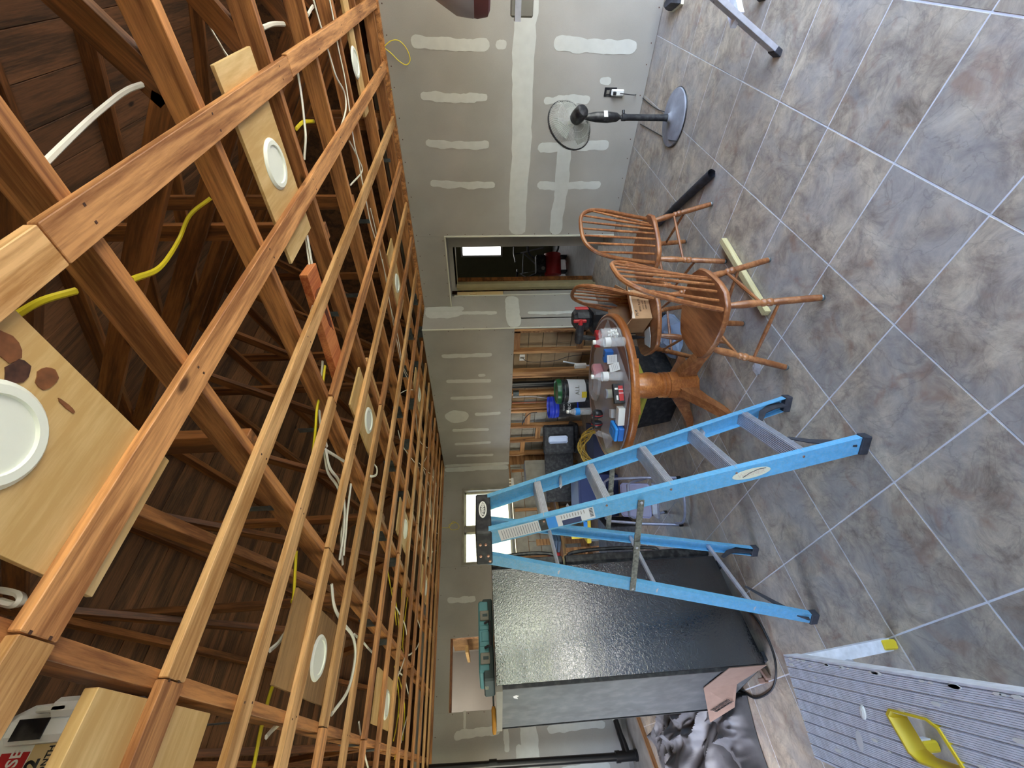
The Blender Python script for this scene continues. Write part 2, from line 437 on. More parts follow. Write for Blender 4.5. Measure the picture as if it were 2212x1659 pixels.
M['tile'] = mat_tile()

def mat_drywall():
    m, n, l, b = nt('drywall_paper')
    ge = n.new('ShaderNodeNewGeometry')
    a = n.new('ShaderNodeTexNoise'); a.inputs['Scale'].default_value = 1.6; a.inputs['Detail'].default_value = 6
    l.new(ge.outputs['Position'], a.inputs['Vector'])
    r = ramp(n, [(.35, C('#98958F')), (.65, C('#A5A29C'))]); l.new(a.outputs[0], r.inputs[0])
    f = n.new('ShaderNodeTexNoise'); f.inputs['Scale'].default_value = 220; l.new(ge.outputs['Position'], f.inputs['Vector'])
    fr = ramp(n, [(.3, (.93, .93, .93)), (.7, (1, 1, 1))]); l.new(f.outputs[0], fr.inputs[0])
    mx = n.new('ShaderNodeMixRGB'); mx.blend_type = 'MULTIPLY'; mx.inputs[0].default_value = 1; l.new(r.outputs[0], mx.inputs[1]); l.new(fr.outputs[0], mx.inputs[2])
    l.new(mx.outputs[0], b.inputs['Base Color']); b.inputs['Roughness'].default_value = .85
    return m
M['dry'] = mat_drywall()

def mat_fridge():
    m, n, l, b = nt('pebbled_black_enamel')
    tc = n.new('ShaderNodeTexCoord')
    b.inputs['Base Color'].default_value = (*C('#0B0E15'), 1)
    b.inputs['IOR'].default_value = 2.3
    v = n.new('ShaderNodeTexNoise'); v.inputs['Scale'].default_value = 62; v.inputs['Detail'].default_value = 2; v.inputs['Distortion'].default_value = 1.5
    l.new(tc.outputs['Object'], v.inputs['Vector'])
    bp = n.new('ShaderNodeBump'); bp.inputs['Strength'].default_value = .5; bp.inputs['Distance'].default_value = .0022
    l.new(v.outputs[0], bp.inputs['Height']); l.new(bp.outputs[0], b.inputs['Normal'])
    w = n.new('ShaderNodeTexNoise'); w.inputs['Scale'].default_value = 3; w.inputs['Detail'].default_value = 6; l.new(tc.outputs['Object'], w.inputs['Vector'])
    mr = n.new('ShaderNodeMapRange'); mr.inputs[3].default_value = .07; mr.inputs[4].default_value = .15; l.new(w.outputs[0], mr.inputs[0]); l.new(mr.outputs[0], b.inputs['Roughness'])
    return m
M['fridge'] = mat_fridge()
M['fridge_back'] = plain('galvanised_back', C('#55585A'), .6, .3, var=.2, scale=4, dust=.12)

def mat_tarp():
    m, n, l, b = nt('silver_tarp'); tc = n.new('ShaderNodeTexCoord')
    a = n.new('ShaderNodeTexNoise'); a.inputs['Scale'].default_value = 5; a.inputs['Detail'].default_value = 8; l.new(tc.outputs['Object'], a.inputs['Vector'])
    r = ramp(n, [(.3, C('#3C3C40')), (.7, C('#6C6B6E'))]); l.new(a.outputs[0], r.inputs[0]); l.new(r.outputs[0], b.inputs['Base Color'])
    b.inputs['Roughness'].default_value = .5; b.inputs['Metallic'].default_value = .0
    return m
M['tarp'] = mat_tarp()
M['pet'].node_tree.nodes['Mix Shader'].inputs[0].default_value = .24

# ------------------------------------------------------------------ room shell
XR, XK, YW, YB = 4.805, 4.31, 3.534, 6.82       # wall right, kitchen wall, short return wall, far wall
XL, YN = -1.95, -1.75
WH = 2.44
floor = struct('floor', MB().box(((XL + XR) / 2, (YN + YB + .2) / 2, -.05), (XR - XL + .3, YB - YN + .5, .0992)), M['grout'])
# tiles: 0.458 m pitch, laid square to the room
TP = .4578; X0 = .320 - 5 * TP; Y0 = .585 - 8 * TP
tile_me = mesh('tile', MB().rbox((0, 0, -.004), (TP - .0062, TP - .0062, .010), .0016), M['tile'])
count = 0
for i in range(-1, 11):
    for j in range(0, 17):
        x = X0 + (i + .5) * TP; y = Y0 + (j + 1.5) * TP
        if count >= 298: break
        if x + TP / 2 > XR + TP * .95 or y < YN: continue
        if y > YB or (x > XK + .2 and y > YW): continue
        if x + TP / 2 > XR:                           # cut tile along the right wall
            w = XR - (x - TP / 2)
            if w < .02: continue
            o = obj('tile', MB().rbox((0, 0, -.004), (w - .004, TP - .0045, .010), .0016), M['tile'], floor)
            o.location = (x - TP / 2 + w / 2, y, 0)
        else:
            o = link('tile', tile_me, None, floor); o.location = (x, y, random.uniform(-.0004, .0004))
        count += 1
rest = MB()
def stuff_tile(x0, y0, x1, y1): rest.rbox(((x0 + x1) / 2, (y0 + y1) / 2, -.004), (x1 - x0 - .0045, y1 - y0 - .0045, .010), .0016)
for i in range(-2, 16):
    for j in range(-4, 22):
        x = X0 + i * TP; y = Y0 + (j + 1) * TP
        main = (-1 <= i < 11 and 0 <= j < 17 and x + TP <= XR + TP * .95)
        if main: continue
        if y + TP < YN or y > YB or x + TP < XL: continue
        if x >= XR - .25 and not (x < 8.4 and 1.2 < y < 6.9): continue
        stuff_tile(x, y, x + TP, min(y + TP, YB + .05))
tr = obj('tile_field', rest, M['tile'], floor); tr['kind'] = 'stuff'
hf = obj('hall_subfloor', MB().box((7.2, 4.1, -.05), (4.9, 6.4, .0992)), M['grout'], floor)
slab = obj('bare_slab', MB().prism([(.60, 6.80), (-.05, 6.80), (-1.9, 6.80), (-1.9, 4.70), (-.05, 5.86), (.57, 6.26)], .0, .012), M['conc'], floor)
edge = obj('threshold_strip', MB().box((.6, 0, .02), (3.0, .03, .04)), M['stud'], floor, mat4=frame((.62, 6.27, 0), (-1.9, 4.66, 0)) @ Matrix.Translation((-.0, 0, 0)))

def sheet_grid(parent, axis, c, a0, a1, splits, thick=.0127, sgn=1, z_holes=None, z0=0.02, z1=2.44):
    """drywall sheets on the plane X=c (axis 'X') or Y=c: lower and upper course, vertical splits"""
    pass

def dry(parent, axis, c, rects, t=.0127, side=-1):
    """rects = (a0, a1, z0, z1); the visible face lies at c, the sheet extends away from the room"""
    for a0, a1, z0, z1 in rects:
        g = .0012
        cx = c - side * t / 2
        if axis == 'X': b = MB().box((cx, (a0 + a1) / 2, (z0 + z1) / 2), (t, a1 - a0 - g, z1 - z0 - g))
        else: b = MB().box(((a0 + a1) / 2, cx, (z0 + z1) / 2), (a1 - a0 - g, t, z1 - z0 - g))
        obj('drywall_sheet', b, M['dry'], parent)

def wallbox(name, axis, c, rects, th, m, side=-1):
    b = MB()
    for a0, a1, z0, z1 in rects:
        cx = c - side * (.0127 + th / 2)
        if axis == 'X': b.box((cx, (a0 + a1) / 2, (z0 + z1) / 2), (th, a1 - a0, z1 - z0))
        else: b.box(((a0 + a1) / 2, cx, (z0 + z1) / 2), (a1 - a0, th, z1 - z0))
    return struct(name, b, m)

# right wall (runs along Y at X=4.805), doorway from Y=2.505 to the return wall
wr = wallbox('wall_right', 'X', XR, [(YN, 2.505, 0, WH), (2.505, YW, 2.075, WH)], .10, M['stud'])
dry(wr, 'X', XR, [(YN, .05, .004, 1.22), (.05, 2.505, .004, 1.22), (YN, -.1, 1.22, WH), (-.1, 2.505, 1.22, WH), (2.505, YW, 2.072, WH)])
# the sides and the head of the doorway, boarded too
dry(wr, 'Y', 2.505, [(XR + .0, XR + .15, .01, 2.07)], side=1)
obj('head_board', MB().box((XR + .19, 3.02, 2.078), (.365, 1.03, .012)), M['dry'], wr)
# hall wall at X=5.17 with its own doorway Y 2.845..3.416
wh = wallbox('wall_hall', 'X', 5.17, [(1.0, 2.845, 0, WH), (2.845, 3.43, 1.99, WH), (3.66, 5.6, 0, WH)], .10, M['dry'])
dry(wh, 'X', 5.17, [(1.0, 2.845, .012, 1.22), (1.0, 2.845, 1.22, WH), (2.845, 3.53, 1.99, WH)])
# return wall W2 facing -Y
wt = wallbox('wall_return', 'Y', YW, [(XK + .03, 5.05, 0, WH)], .10, M['stud'])
dry(wt, 'Y', YW, [(XK, 5.05, .012, 1.22), (XK, 5.05, 1.22, WH)])
# kitchen wall P3: only the upper course boarded, bare studs below
wk = struct('wall_kitchen', MB().box((XK + .12, (YW + YB) / 2, 1.83), (.18, YB - YW - .02, 1.2)), M['attic'])
dry(wk, 'X', XK, [(YW, 5.7, 1.236, WH), (5.7, YB, 1.236, WH)])
cm = MB()
bk = MB()
mt = obj('mortar_bed', MB().box((XK + .205, (YW + YB) / 2, .62), (.02, YB - YW, 1.24)), M['mortar'], wk)
for r_ in range(6):
    for k in range(9):
        y0 = YW + .02 + (k - (.5 if r_ % 2 else 0)) * .406; y1 = y0 + .396
        y0 = max(y0, YW + .02); y1 = min(y1, YB - .02)
        if y1 - y0 < .05: continue
        obj('concrete_block', MB().rbox((XK + .185, (y0 + y1) / 2, r_ * .203 + .1), (.03, y1 - y0, .194), .004), M['cmu'] if y0 < 5.0 else M['cmu_w'], wk)
def stud(parent, x, y, z0, z1, w=.04, d=.075, m='stud'):
    L = z1 - z0
    return obj('stud', MB().rbox((L / 2, 0, 0), (L, w, d), .002), M[m], parent, mat4=frame((x, y, z0), (x, y, z1), (1, 0, 0)))
for y in (3.58, 3.985, 4.39, 4.43, 4.475, 4.86, 5.20, 5.29, 5.70, 6.11, 6.52):
    stud(wk, XK + .05, y, .0, 1.236, d=.09)
for (y, z, w) in ((3.78, 1.19, .36), (5.49, .95, .33), (5.90, .75, .33), (6.3, 1.0, .36), (3.78, .3, .36)):
    obj('blocking', MB().rbox((w / 2, 0, 0), (w, .04, .085), .002), M['stud'], wk, mat4=frame((XK + .05, y - w / 2, z), (XK + .05, y + w / 2, z), (0, 0, 1)))
# far wall Y=6.82: window X 2.50..3.82 z 1.24..2.09, doorway X .67..1.505 up to 2.25; open studs below the window side
wf = wallbox('wall_far', 'Y', YB, [(XL, .67, .0, WH), (.67, 1.505, 2.245, WH), (1.505, 2.47, 0, WH), (2.47, 3.84, 2.11, WH), (2.47, 3.84, 0, 1.22), (3.84, XK + .2, 0, WH)], .10, M['stud'])
dry(wf, 'Y', YB, [(XL, .67, .065, 1.28), (XL, .67, 1.28, WH), (.67, 1.505, 2.25, WH), (1.505, 2.49, .065, 1.25), (1.505, 2.49, 1.25, WH), (2.49, 3.82, 2.095, WH), (3.82, XK, 1.245, WH)])
for r_ in range(6):
    for k in range(6):
        x0 = 2.42 + (k - (.5 if r_ % 2 else 0)) * .406; x1 = x0 + .396; x0 = max(x0, 2.5); x1 = min(x1, XK - .01)
        if x1 - x0 < .05: continue
        obj('concrete_block', MB().rbox(((x0 + x1) / 2, YB + .01, r_ * .203 + .1), (x1 - x0, .03, .194), .004), M['cmu_w'], wf)
for x in (2.55, 2.96, 3.37, 3.78, 4.15):
    L = 1.2; obj('stud', MB().rbox((L / 2, 0, 0), (L, .04, .045), .002), M['stud'], wf, mat4=frame((x, YB - .03, 0), (x, YB - .03, L), (0, 1, 0)))
obj('sole_strip', MB().box((XL / 2 + .67 / 2, YB + .004, .034), (.67 - XL, .008, .062)), M['conc'], wf)
# the space behind the far doorway
al = struct('wall_alcove', MB().box((1.1, 8.1, 1.3), (2.4, .1, 2.6)).box((1.62, 7.5, 1.3), (.1, 1.1, 2.6)).box((.05, 7.5, 1.3), (.1, 1.1, 2.6)), M['dry'])
struct('ceiling_alcove', MB().box((1.0, 7.5, 2.62), (2.6, 1.4, .06)), M['dry'])
ob = MB().box((5.36, .7, 1.35), (.06, 4.2, 2.7)).box((5.36, 5.4, 1.35), (.06, 3.9, 2.7)).box((5.36, 3.1, 2.4), (.06, .8, .7)).box((4.95, YB + .14, 1.35), (1.0, .06, 2.7)).box((5.08, 2.0, 2.50), (.6, 10.2, .03))
struct('wall_light_block', ob, M['attic'])  # hidden walls added to close gaps where daylight leaked in
obj('framing_strip', MB().box((1.09, YB + .11, 2.235), (.83, .10, .02)), M['knot2'], wf)
obj('plywood_panel', MB().box((1.54, 7.3, 1.75), (.03, .85, 1.0)), M['ply_old'], al)
obj('lumber_offcut', MB().box((1.40, 7.35, 2.03), (.09, .7, .04)), M['ply'], al)
lp = bpy.data.lights.new('alcove_fill', 'POINT'); lp.energy = 11; lp.color = (1, .95, .85); lp.shadow_soft_size = .12  # unseen fill light added to brighten the alcove
lo_ = bpy.data.objects.new('alcove_fill', lp); COL.objects.link(lo_); lo_.location = (.5, 7.3, 2.3)
# walls behind and left of the camera
wl_ = struct('wall_left', MB().box((XL - .06, (YN + 2.8) / 2, 1.25), (.1, 2.8 - YN + .1, 2.5)).box((XL - .06, (5.4 + YB) / 2, 1.25), (.1, YB - 5.4 + .2, 2.5))
             .box((XL - .06, 4.1, .45), (.1, 2.6, .9)).box((XL - .06, 4.1, 2.3), (.1, 2.6, .4)), M['dry'])  # unseen opening added to bring daylight to the far wall
wnr = MB()
for x0, x1, z0, z1 in ((XL - .1, -1.3, 0, 2.5), (-1.3, .5, 0, .5), (-1.3, .5, 2.1, 2.5), (.5, .95, 0, 2.5), (.95, 4.55, 2.12, 2.5), (4.55, XR + .1, 0, 2.5)):
    wnr.box(((x0 + x1) / 2, YN - .06, (z0 + z1) / 2), (x1 - x0, .1, z1 - z0))
wn_ = struct('wall_near', wnr, M['dry'])
# hall room
hr = struct('wall_hall_room', MB().box((8.71, 4.1, 1.3), (.1, 6.4, 2.6)), M['olive'])
hr2 = struct('wall_hall_side', MB().box((7.0, 7.3, 1.3), (3.5, .1, 2.6)).box((7.0, 1.05, 1.3), (3.5, .1, 2.6)).box((5.42, 5.5, 1.3), (.05, 3.7, 2.6)), M['olive'])
hc = struct('ceiling_hall', MB().box((6.9, 4.1, 2.63), (3.8, 6.6, .06)), M['dry'])

# ---- joint compound: thin ragged films on the boards
def film(parent, axis, c, a0, a1, z0, z1, rag=.012, n=9, side=-1, t=.0013, m='gauge', wav=.006):
    """a thin coat of compound: rounded, wavering outline"""
    rnd = random.Random(int(abs(a0 * 977 + z0 * 331 + c * 71)))
    ca, cz = (a0 + a1) / 2, (z0 + z1) / 2; ha, hz = abs(a1 - a0) / 2, abs(z1 - z0) / 2
    r_ = min(ha, hz) * .97; N = 56 if max(ha, hz) < .6 else 110
    per = []
    for k in range(N):                       # even walk round a rounded rectangle
        t_ = k / N * (4 * (ha + hz)); 
        if t_ < 2 * ha: p = (-ha + t_, -hz)
        elif t_ < 2 * ha + 2 * hz: p = (ha, -hz + t_ - 2 * ha)
        elif t_ < 4 * ha + 2 * hz: p = (ha - (t_ - 2 * ha - 2 * hz), hz)
        else: p = (-ha, hz - (t_ - 4 * ha - 2 * hz))
        x, z = p
        dx, dz = abs(x) - (ha - r_), abs(z) - (hz - r_)
        if dx > 0 and dz > 0:
            l_ = math.hypot(dx, dz); f_ = r_ / l_ if l_ > r_ else 1
            x = math.copysign(ha - r_ + dx * f_, x); z = math.copysign(hz - r_ + dz * f_, z)
        per.append((x, z))
    s1_, s2_, s3_ = (rnd.uniform(0, 50) for _ in range(3))
    pts = []
    for x, z in per:
        w1 = mn.noise(Vector((x * 9 + s1_, z * 9, 0))) * rag * 1.7; w2 = mn.noise(Vector((x * 50 + s2_, z * 50, 0))) * rag * .6
        l_ = math.hypot(x / max(ha, .01), z / max(hz, .01)) or 1
        nx, nz = (x / ha / l_, z / hz / l_)
        bend = math.sin((z if hz > ha else x) * 5 + s3_) * rag * .8
        pts.append((ca + x + nx * (w1 + w2) + (bend if hz > ha else 0), cz + z + nz * (w1 + w2) + (bend if ha >= hz else 0)))
    film.n = getattr(film, 'n', 0) + 1; t += .00012 * (film.n % 9)
    s0, s1 = c, c + side * t
    if axis == 'X': r0 = [(s0, a, z) for a, z in pts]; r1 = [(s1, a, z) for a, z in pts]
    else: r0 = [(a, s0, z) for a, z in pts]; r1 = [(a, s1, z) for a, z in pts]
    return obj('joint_compound', MB().loft([r0, r1]), M[m], parent)
F = lambda *a, **k: film(wr, 'X', XR, *a, **k)
F(-1.7, 2.49, 1.10, 1.30, rag=.010, n=40)
F(-1.7, 2.49, 1.145, 1.25, rag=.006, n=40, t=.0022)
F(.63, .72, 1.52, 2.21); F(.64, .71, 1.36, 1.46, rag=.006, n=4); F(1.04, 1.115, 1.54, 2.18); F(1.455, 1.53, 1.53, 2.175); F(1.86, 1.93, 1.47, 2.186)
F(.615, .72, .167, .94); F(1.06, 1.13, .527, .99); F(1.46, 1.55, .26, 1.01); F(1.865, 1.945, .274, .996)
F(1.50, 2.49, .66, .81, rag=.010, n=14); F(.90, .955, .36, .47, rag=.006, n=4); F(-.35, .36, 1.30, 2.44, rag=.02, n=14, t=.001); F(-.2, .30, .06, 1.1, rag=.02, n=14, t=.001)
F = lambda *a, **k: film(wt, 'Y', YW, *a, **k)
F(4.33, 5.03, 1.135, 1.325, rag=.009, n=12); F(4.61, 4.68, 1.45, 1.97); F(4.60, 4.66, .234, 1.037); F(4.56, 4.80, 1.93, 2.42, rag=.012); F(4.70, 4.8, 1.90, 2.42, rag=.003, t=.003)
F = lambda *a, **k: film(wk, 'X', XK, *a, **k)
for y, z0, z1 in ((3.997, 1.536, 2.23), (4.512, 1.55, 2.21), (4.88, 1.53, 2.18), (5.285, 1.40, 1.82), (5.70, 1.60, 2.21), (6.083, 1.57, 2.20), (6.463, 1.525, 2.20)):
    F(y - .035, y + .035, z0, z1, rag=.007)
F(4.37, 4.43, 1.63, 1.74, rag=.006, n=4)
F(YB - .09, YB - .005, 1.24, 2.43, rag=.005)
F = lambda *a, **k: film(wf, 'Y', YB, *a, **k)
F(XK - .10, XK - .004, 1.25, 2.43, rag=.006); F(1.97, 2.05, 1.895, 2.305); F(.40, .49, 1.59, 2.18); F(.24, .63, 1.50, 1.56, rag=.008)
F(-1.8, .64, 1.15, 1.36, rag=.012, n=24); F(-1.8, .3, 1.33, 1.42, rag=.012, n=16); F(.38, .46, .27, 1.01); F(-.02, .06, .3, 1.0); F(.50, .68, 2.035, 2.065, rag=.004)
F(-.25, -.15, 1.5, 2.2)
circ = [(5.334 + .16 * math.cos(a) * (1 + .06 * math.sin(5 * a)), 2.11 + .19 * math.sin(a) * (1 + .05 * math.cos(3 * a))) for a in [2 * PI * k / 24 for k in range(24)]]
obj('joint_compound', MB().loft([[(XK, y, z) for y, z in circ], [(XK - .0016, y, z) for y, z in circ]]), M['gauge'], wk)
# screw heads
scr = {wr: MB(), wk: MB(), wf: MB(), wt: MB()}
def screw(w, axis, c, a, z):
    r_ = .0045
    if axis == 'X': scr[w].box((c - .0006, a, z), (.0016, r_ * 2, r_ * 2))
    else: scr[w].box((a, c - .0006, z), (r_ * 2, .0016, r_ * 2))
y = -.2
while y < 2.5:
    for z in (.04, 2.41): screw(wr, 'X', XR, y + random.uniform(-.03, .03), z + random.uniform(-.006, .006))
    y += .205
for k in range(11): screw(wr, 'X', XR, 2.48, .15 + .21 * k)
for k in range(5): screw(wr, 'X', XR, 2.56 + .2 * k, 2.10); screw(wr, 'X', XR, 2.56 + .2 * k, 2.40)
for k in range(9):
    for z in (1.26, 2.41): screw(wk, 'X', XK, 3.6 + .4 * k, z)
for z in (1.5, 1.7, 1.9, 2.1): screw(wk, 'X', XK, 3.56, z)
for k in range(14): screw(wf, 'Y', YB, -1.2 + .41 * k, 2.41)
for z in (1.0, 1.25, 1.6, 1.8, 2.0, 2.2): screw(wf, 'Y', YB, 1.53, z); screw(wf, 'Y', YB, .65, z); screw(wf, 'Y', YB, 2.46, z)
for z in (.3, .6, .9, 1.3, 1.6, 1.9): screw(wt, 'Y', YW, 4.34, z); screw(wt, 'Y', YW, 5.02, z)
for w, b in scr.items(): o = obj('screw_heads', b, M['knot'], w); o['kind'] = 'stuff'
# corner beads
obj('corner_bead', MB().box((XR - .001, 2.503, 1.04), (.02, .016, 2.08)).box((XR - .001, 3.02, 2.073), (.02, 1.03, .014)), M['bead'], wr)
obj('corner_bead', MB().box((XK - .001, YW - .001, 1.22), (.014, .014, 2.44)), M['bead'], wt)
obj('corner_bead', MB().box((5.05, YW - .002, 1.02), (.014, .014, 2.04)), M['bead'], wt)
# tan door panel, casing of the hall doorway
dp = thing('tan_cupboard_door', 'tan painted panel with a wooden pull in the passage beyond the doorway', 'panel', (5.11, YW + .02, 1.34))
obj('panel', MB().rbox((0, 0, .33), (.12, .02, .66), .003), M['tan'], dp)
obj('pull', MB().rbox((-.0, -.02, .43), (.03, .022, .10), .006), M['tan'], dp)
wb = obj('drywall_sheet', MB().box((5.11, YW + .02, .67), (.12, .02, 1.33)), M['dry'], wt)
dc = struct('door_1', MB().box((5.245, 3.50, 1.0), (.15, .05, 2.0)).box((5.245, 3.15, 2.0), (.15, .62, .03)), M['trimo'])
obj('casing', MB().box((5.165, 3.445, 1.0), (.02, .06, 2.0)).box((5.165, 3.47, 1.0), (.03, .02, 2.0)), M['trimo'], dc)
# outlet on the right wall
def plate(name, label, cat, loc, n, w=.075, h=.12, m='white', dark=True):
    t = thing(name, label, cat, loc)
    n = Vector(n); side = Vector((0, 0, 1)).cross(n)
    B = basis((0, 0, 0), side, (0, 0, 1))
    obj('face_plate', MB().rbox((0, 0, .003), (w, h, .006), .002, M=B), M[m], t)
    if dark: obj('socket', MB().box((0, h * .2, .0075), (.03, .03, .003), M=B).box((0, -h * .2, .0075), (.03, .03, .003), M=B), M['latch'], t)
    return t, B
t, B = plate('wall_outlet', 'electrical outlet with the fan adaptor plugged in, low on the right wall', 'outlet', (XR - .001, 1.02, .345), (-1, 0, 0), m='black')
ad = thing('plug_adaptor', 'white plug adaptor hanging from the outlet behind the fan', 'plug', (XR - .012, 1.02, .30))
obj('adaptor_body', MB().rbox((-.012, 0, -.02), (.03, .055, .12), .008), M['white'], ad)
obj('plug', MB().rbox((-.035, .002, .012), (.03, .03, .03), .006), M['black'], ad)
t, B = plate('wall_outlet', 'white outlet between the bare studs under the kitchen drywall', 'outlet', tuple(at(1128, 772, X=XK + .03)), (-1, 0, 0), h=.075, w=.12)

# window in the far wall
w1 = struct('window_1', MB().box((3.16, YB + .02, 2.085), (1.34, .12, .04)).box((3.16, YB + .02, 1.255), (1.34, .12, .04)).box((2.515, YB + .02, 1.67), (.04, .12, .8)).box((3.805, YB + .02, 1.67), (.04, .12, .8)), M['winframe'])
obj('mullion', MB().box((3.10, YB + .05, 1.67), (.09, .06, .80)), M['winframe'], w1)
for x0, x1 in ((2.535, 3.055), (3.145, 3.785)):
    xc = (x0 + x1) / 2; w_ = x1 - x0
    fr = obj('sash', MB().box((x0 + .015, YB + .06, 1.67), (.03, .03, .79)).box((x1 - .015, YB + .06, 1.67), (.03, .03, .79)).box((xc, YB + .06, 2.05), (w_, .03, .03)).box((xc, YB + .06, 1.29), (w_, .03, .03)), M['cream'], w1)
    obj('pane', MB().box((xc, YB + .062, 1.67), (w_ - .05, .004, .74)), M['glass'], fr)
w2 = struct('window_2', MB().box((8.635, 4.50, 2.04), (.08, .95, .04)).box((8.635, 4.50, 1.16), (.08, .95, .04)).box((8.635, 4.955, 1.6), (.08, .04, .86)).box((8.635, 4.04, 1.6), (.08, .04, .86)), M['white'])
lw = plain('daylit_window_pane', (1.0, .98, .95), .5, emit=2.2)
obj('pane', MB().box((8.64, 4.50, 1.60), (.02, .87, .84)), lw, w2)
w3 = struct('window_3', MB().box((-.4, YN - .06, 1.3), (.05, .06, 1.6)).box((-.4, YN - .06, 2.08), (1.8, .06, .04)).box((-.4, YN - .06, .52), (1.8, .06, .04)), M['white'])
dr2 = struct('door_2', MB().box((2.75, YN - .06, 1.05), (.08, .06, 2.1)).box((2.75, YN - .06, 2.1), (3.6, .06, .05)).box((.97, YN - .06, 1.05), (.06, .06, 2.1)).box((4.53, YN - .06, 1.05), (.06, .06, 2.1)).box((2.75, YN - .06, .01), (3.6, .06, .03)), M['white'])

# ------------------------------------------------------------------ ceiling: furring strips, roof trusses, boards
ceil = struct('ceiling', MB().box((XR - .0, (YN + YB) / 2, WH + .02), (.10, YB - YN, .04)).box((1.4, YB + .07, WH + .02), (6.8, .12, .04)), M['truss'])
ZS = 2.45; TS = .022
def board(name, p0, p1, w, h, m, parent, up=(0, 0, 1)):
    L = (Vector(p1) - Vector(p0)).length
    return obj(name, MB().rbox((L / 2, 0, h / 2), (L, w, h), .0022), M[m], parent, mat4=frame(p0, p1, up))
tx = [-1.60, -.98, -.36, .233, .881, 1.501, 2.146, 2.771, 3.351, 3.981, 4.68]
far = [-.78, -.37, .04, .451, .884, 1.307, 1.722, 2.142, 2.555, 2.968, 3.375, 3.785, 4.19, 4.60, 5.01, 5.42, 5.83, 6.24, 6.65]
breaks = {3: [.77, 2.27], 4: [.233 - .0], 5: [.233], 6: [1.50], 7: [.881], 8: [.233, 2.146], 9: [], 10: [.233], 11: [1.501], 12: [], 13: [2.146], 14: [.881], 15: [], 16: [1.501]}
for k, yf in enumerate(far):
    yc = yf - .041
    bs = [XL] + sorted(breaks.get(k, [1.501])) + [XR if yf < YW else XK]
    for a, b in zip(bs, bs[1:]):
        dy = random.uniform(-.006, .006); dy2 = random.uniform(-.006, .006)
        pale = 'strip' if random.random() < .65 else 'strip_pale'
        if k == 3: pale = 'strip' if a > 0 else 'strip_pale'
        board('furring_strip', (a + .002, yc + dy, ZS), (b - .002, yc + dy2, ZS), .080 + random.uniform(-.004, .004), TS, pale, ceil)
YR, ZR, PITCH = 2.6, 2.62, .36      # ridge position, heel height, slope
HALF = 4.75
def top_z(y): return ZR + (HALF - abs(y - YR)) * PITCH
def bar(name, a, b, w, h, m, parent):
    up = Vector((1, 0, 0))
    L = (Vector(b) - Vector(a)).length
    return obj(name, MB().rbox((L / 2, 0, 0), (L, h, w), .0022), M[m], parent, mat4=frame(a, b, up))
for k, x in enumerate(tx):
    Z0 = ZS + TS + .0445
    if k in (0, 1): pass
    T = bpy.data.objects.new('roof_truss', None); COL.objects.link(T); T.parent = ceil
    bar('bottom_chord', (x, YN - .3, Z0), (x, 3.3, Z0), .038, .089, 'truss', T)
    bar('bottom_chord', (x, 3.302, Z0), (x, YB + .5, Z0), .038, .089, 'truss', T)
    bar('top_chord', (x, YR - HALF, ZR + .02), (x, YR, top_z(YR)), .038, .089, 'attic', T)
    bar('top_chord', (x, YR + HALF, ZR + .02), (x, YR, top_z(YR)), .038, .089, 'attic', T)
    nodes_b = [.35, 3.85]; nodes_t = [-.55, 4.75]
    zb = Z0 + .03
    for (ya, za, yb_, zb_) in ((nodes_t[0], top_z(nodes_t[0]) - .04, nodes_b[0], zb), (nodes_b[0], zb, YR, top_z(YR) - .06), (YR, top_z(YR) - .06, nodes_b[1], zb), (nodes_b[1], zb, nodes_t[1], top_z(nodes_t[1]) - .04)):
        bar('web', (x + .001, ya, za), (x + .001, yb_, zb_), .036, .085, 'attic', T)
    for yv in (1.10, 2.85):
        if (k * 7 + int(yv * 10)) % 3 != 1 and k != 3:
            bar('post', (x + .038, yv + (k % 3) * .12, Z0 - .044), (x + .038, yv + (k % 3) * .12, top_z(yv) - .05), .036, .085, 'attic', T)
    for yv, w_, h_ in ((3.85, .20, .10), (3.30, .18, .08)):
        if w_: obj('nail_plate', MB().box((x - .021, yv, Z0 + .02), (.002, w_, h_)), M['steel'], T)
    obj('nail_plate', MB().box((x - .021, 1.6 + (k % 2) * .3, Z0 + .10), (.002, .035, .16)), M['steel'], T)
nl = MB()
for yf in far:
    for x in tx[2:]:
        for u in (-.02, .02):
            nl.box((x + random.uniform(-.006, .006), yf - .041 + u + random.uniform(-.008, .008), ZS - .0004), (.006, .006, .0012))
o = obj('nail_heads', nl, M['knot'], ceil); o['kind'] = 'stuff'
# light coloured sister boards and diagonal brace
board('sister_board', (3.70, -.8, ZS + TS), (3.70, .95, ZS + TS), .15, .019, 'ply', ceil)
board('brace', at(270, 1085, Z=2.72), at(780, 1300, Z=2.72), .038, .089, 'truss', ceil)
board('brace', (2.20, 2.05, ZS + TS), (2.20, 4.2, ZS + TS), .038, .089, 'strip_pale', ceil)
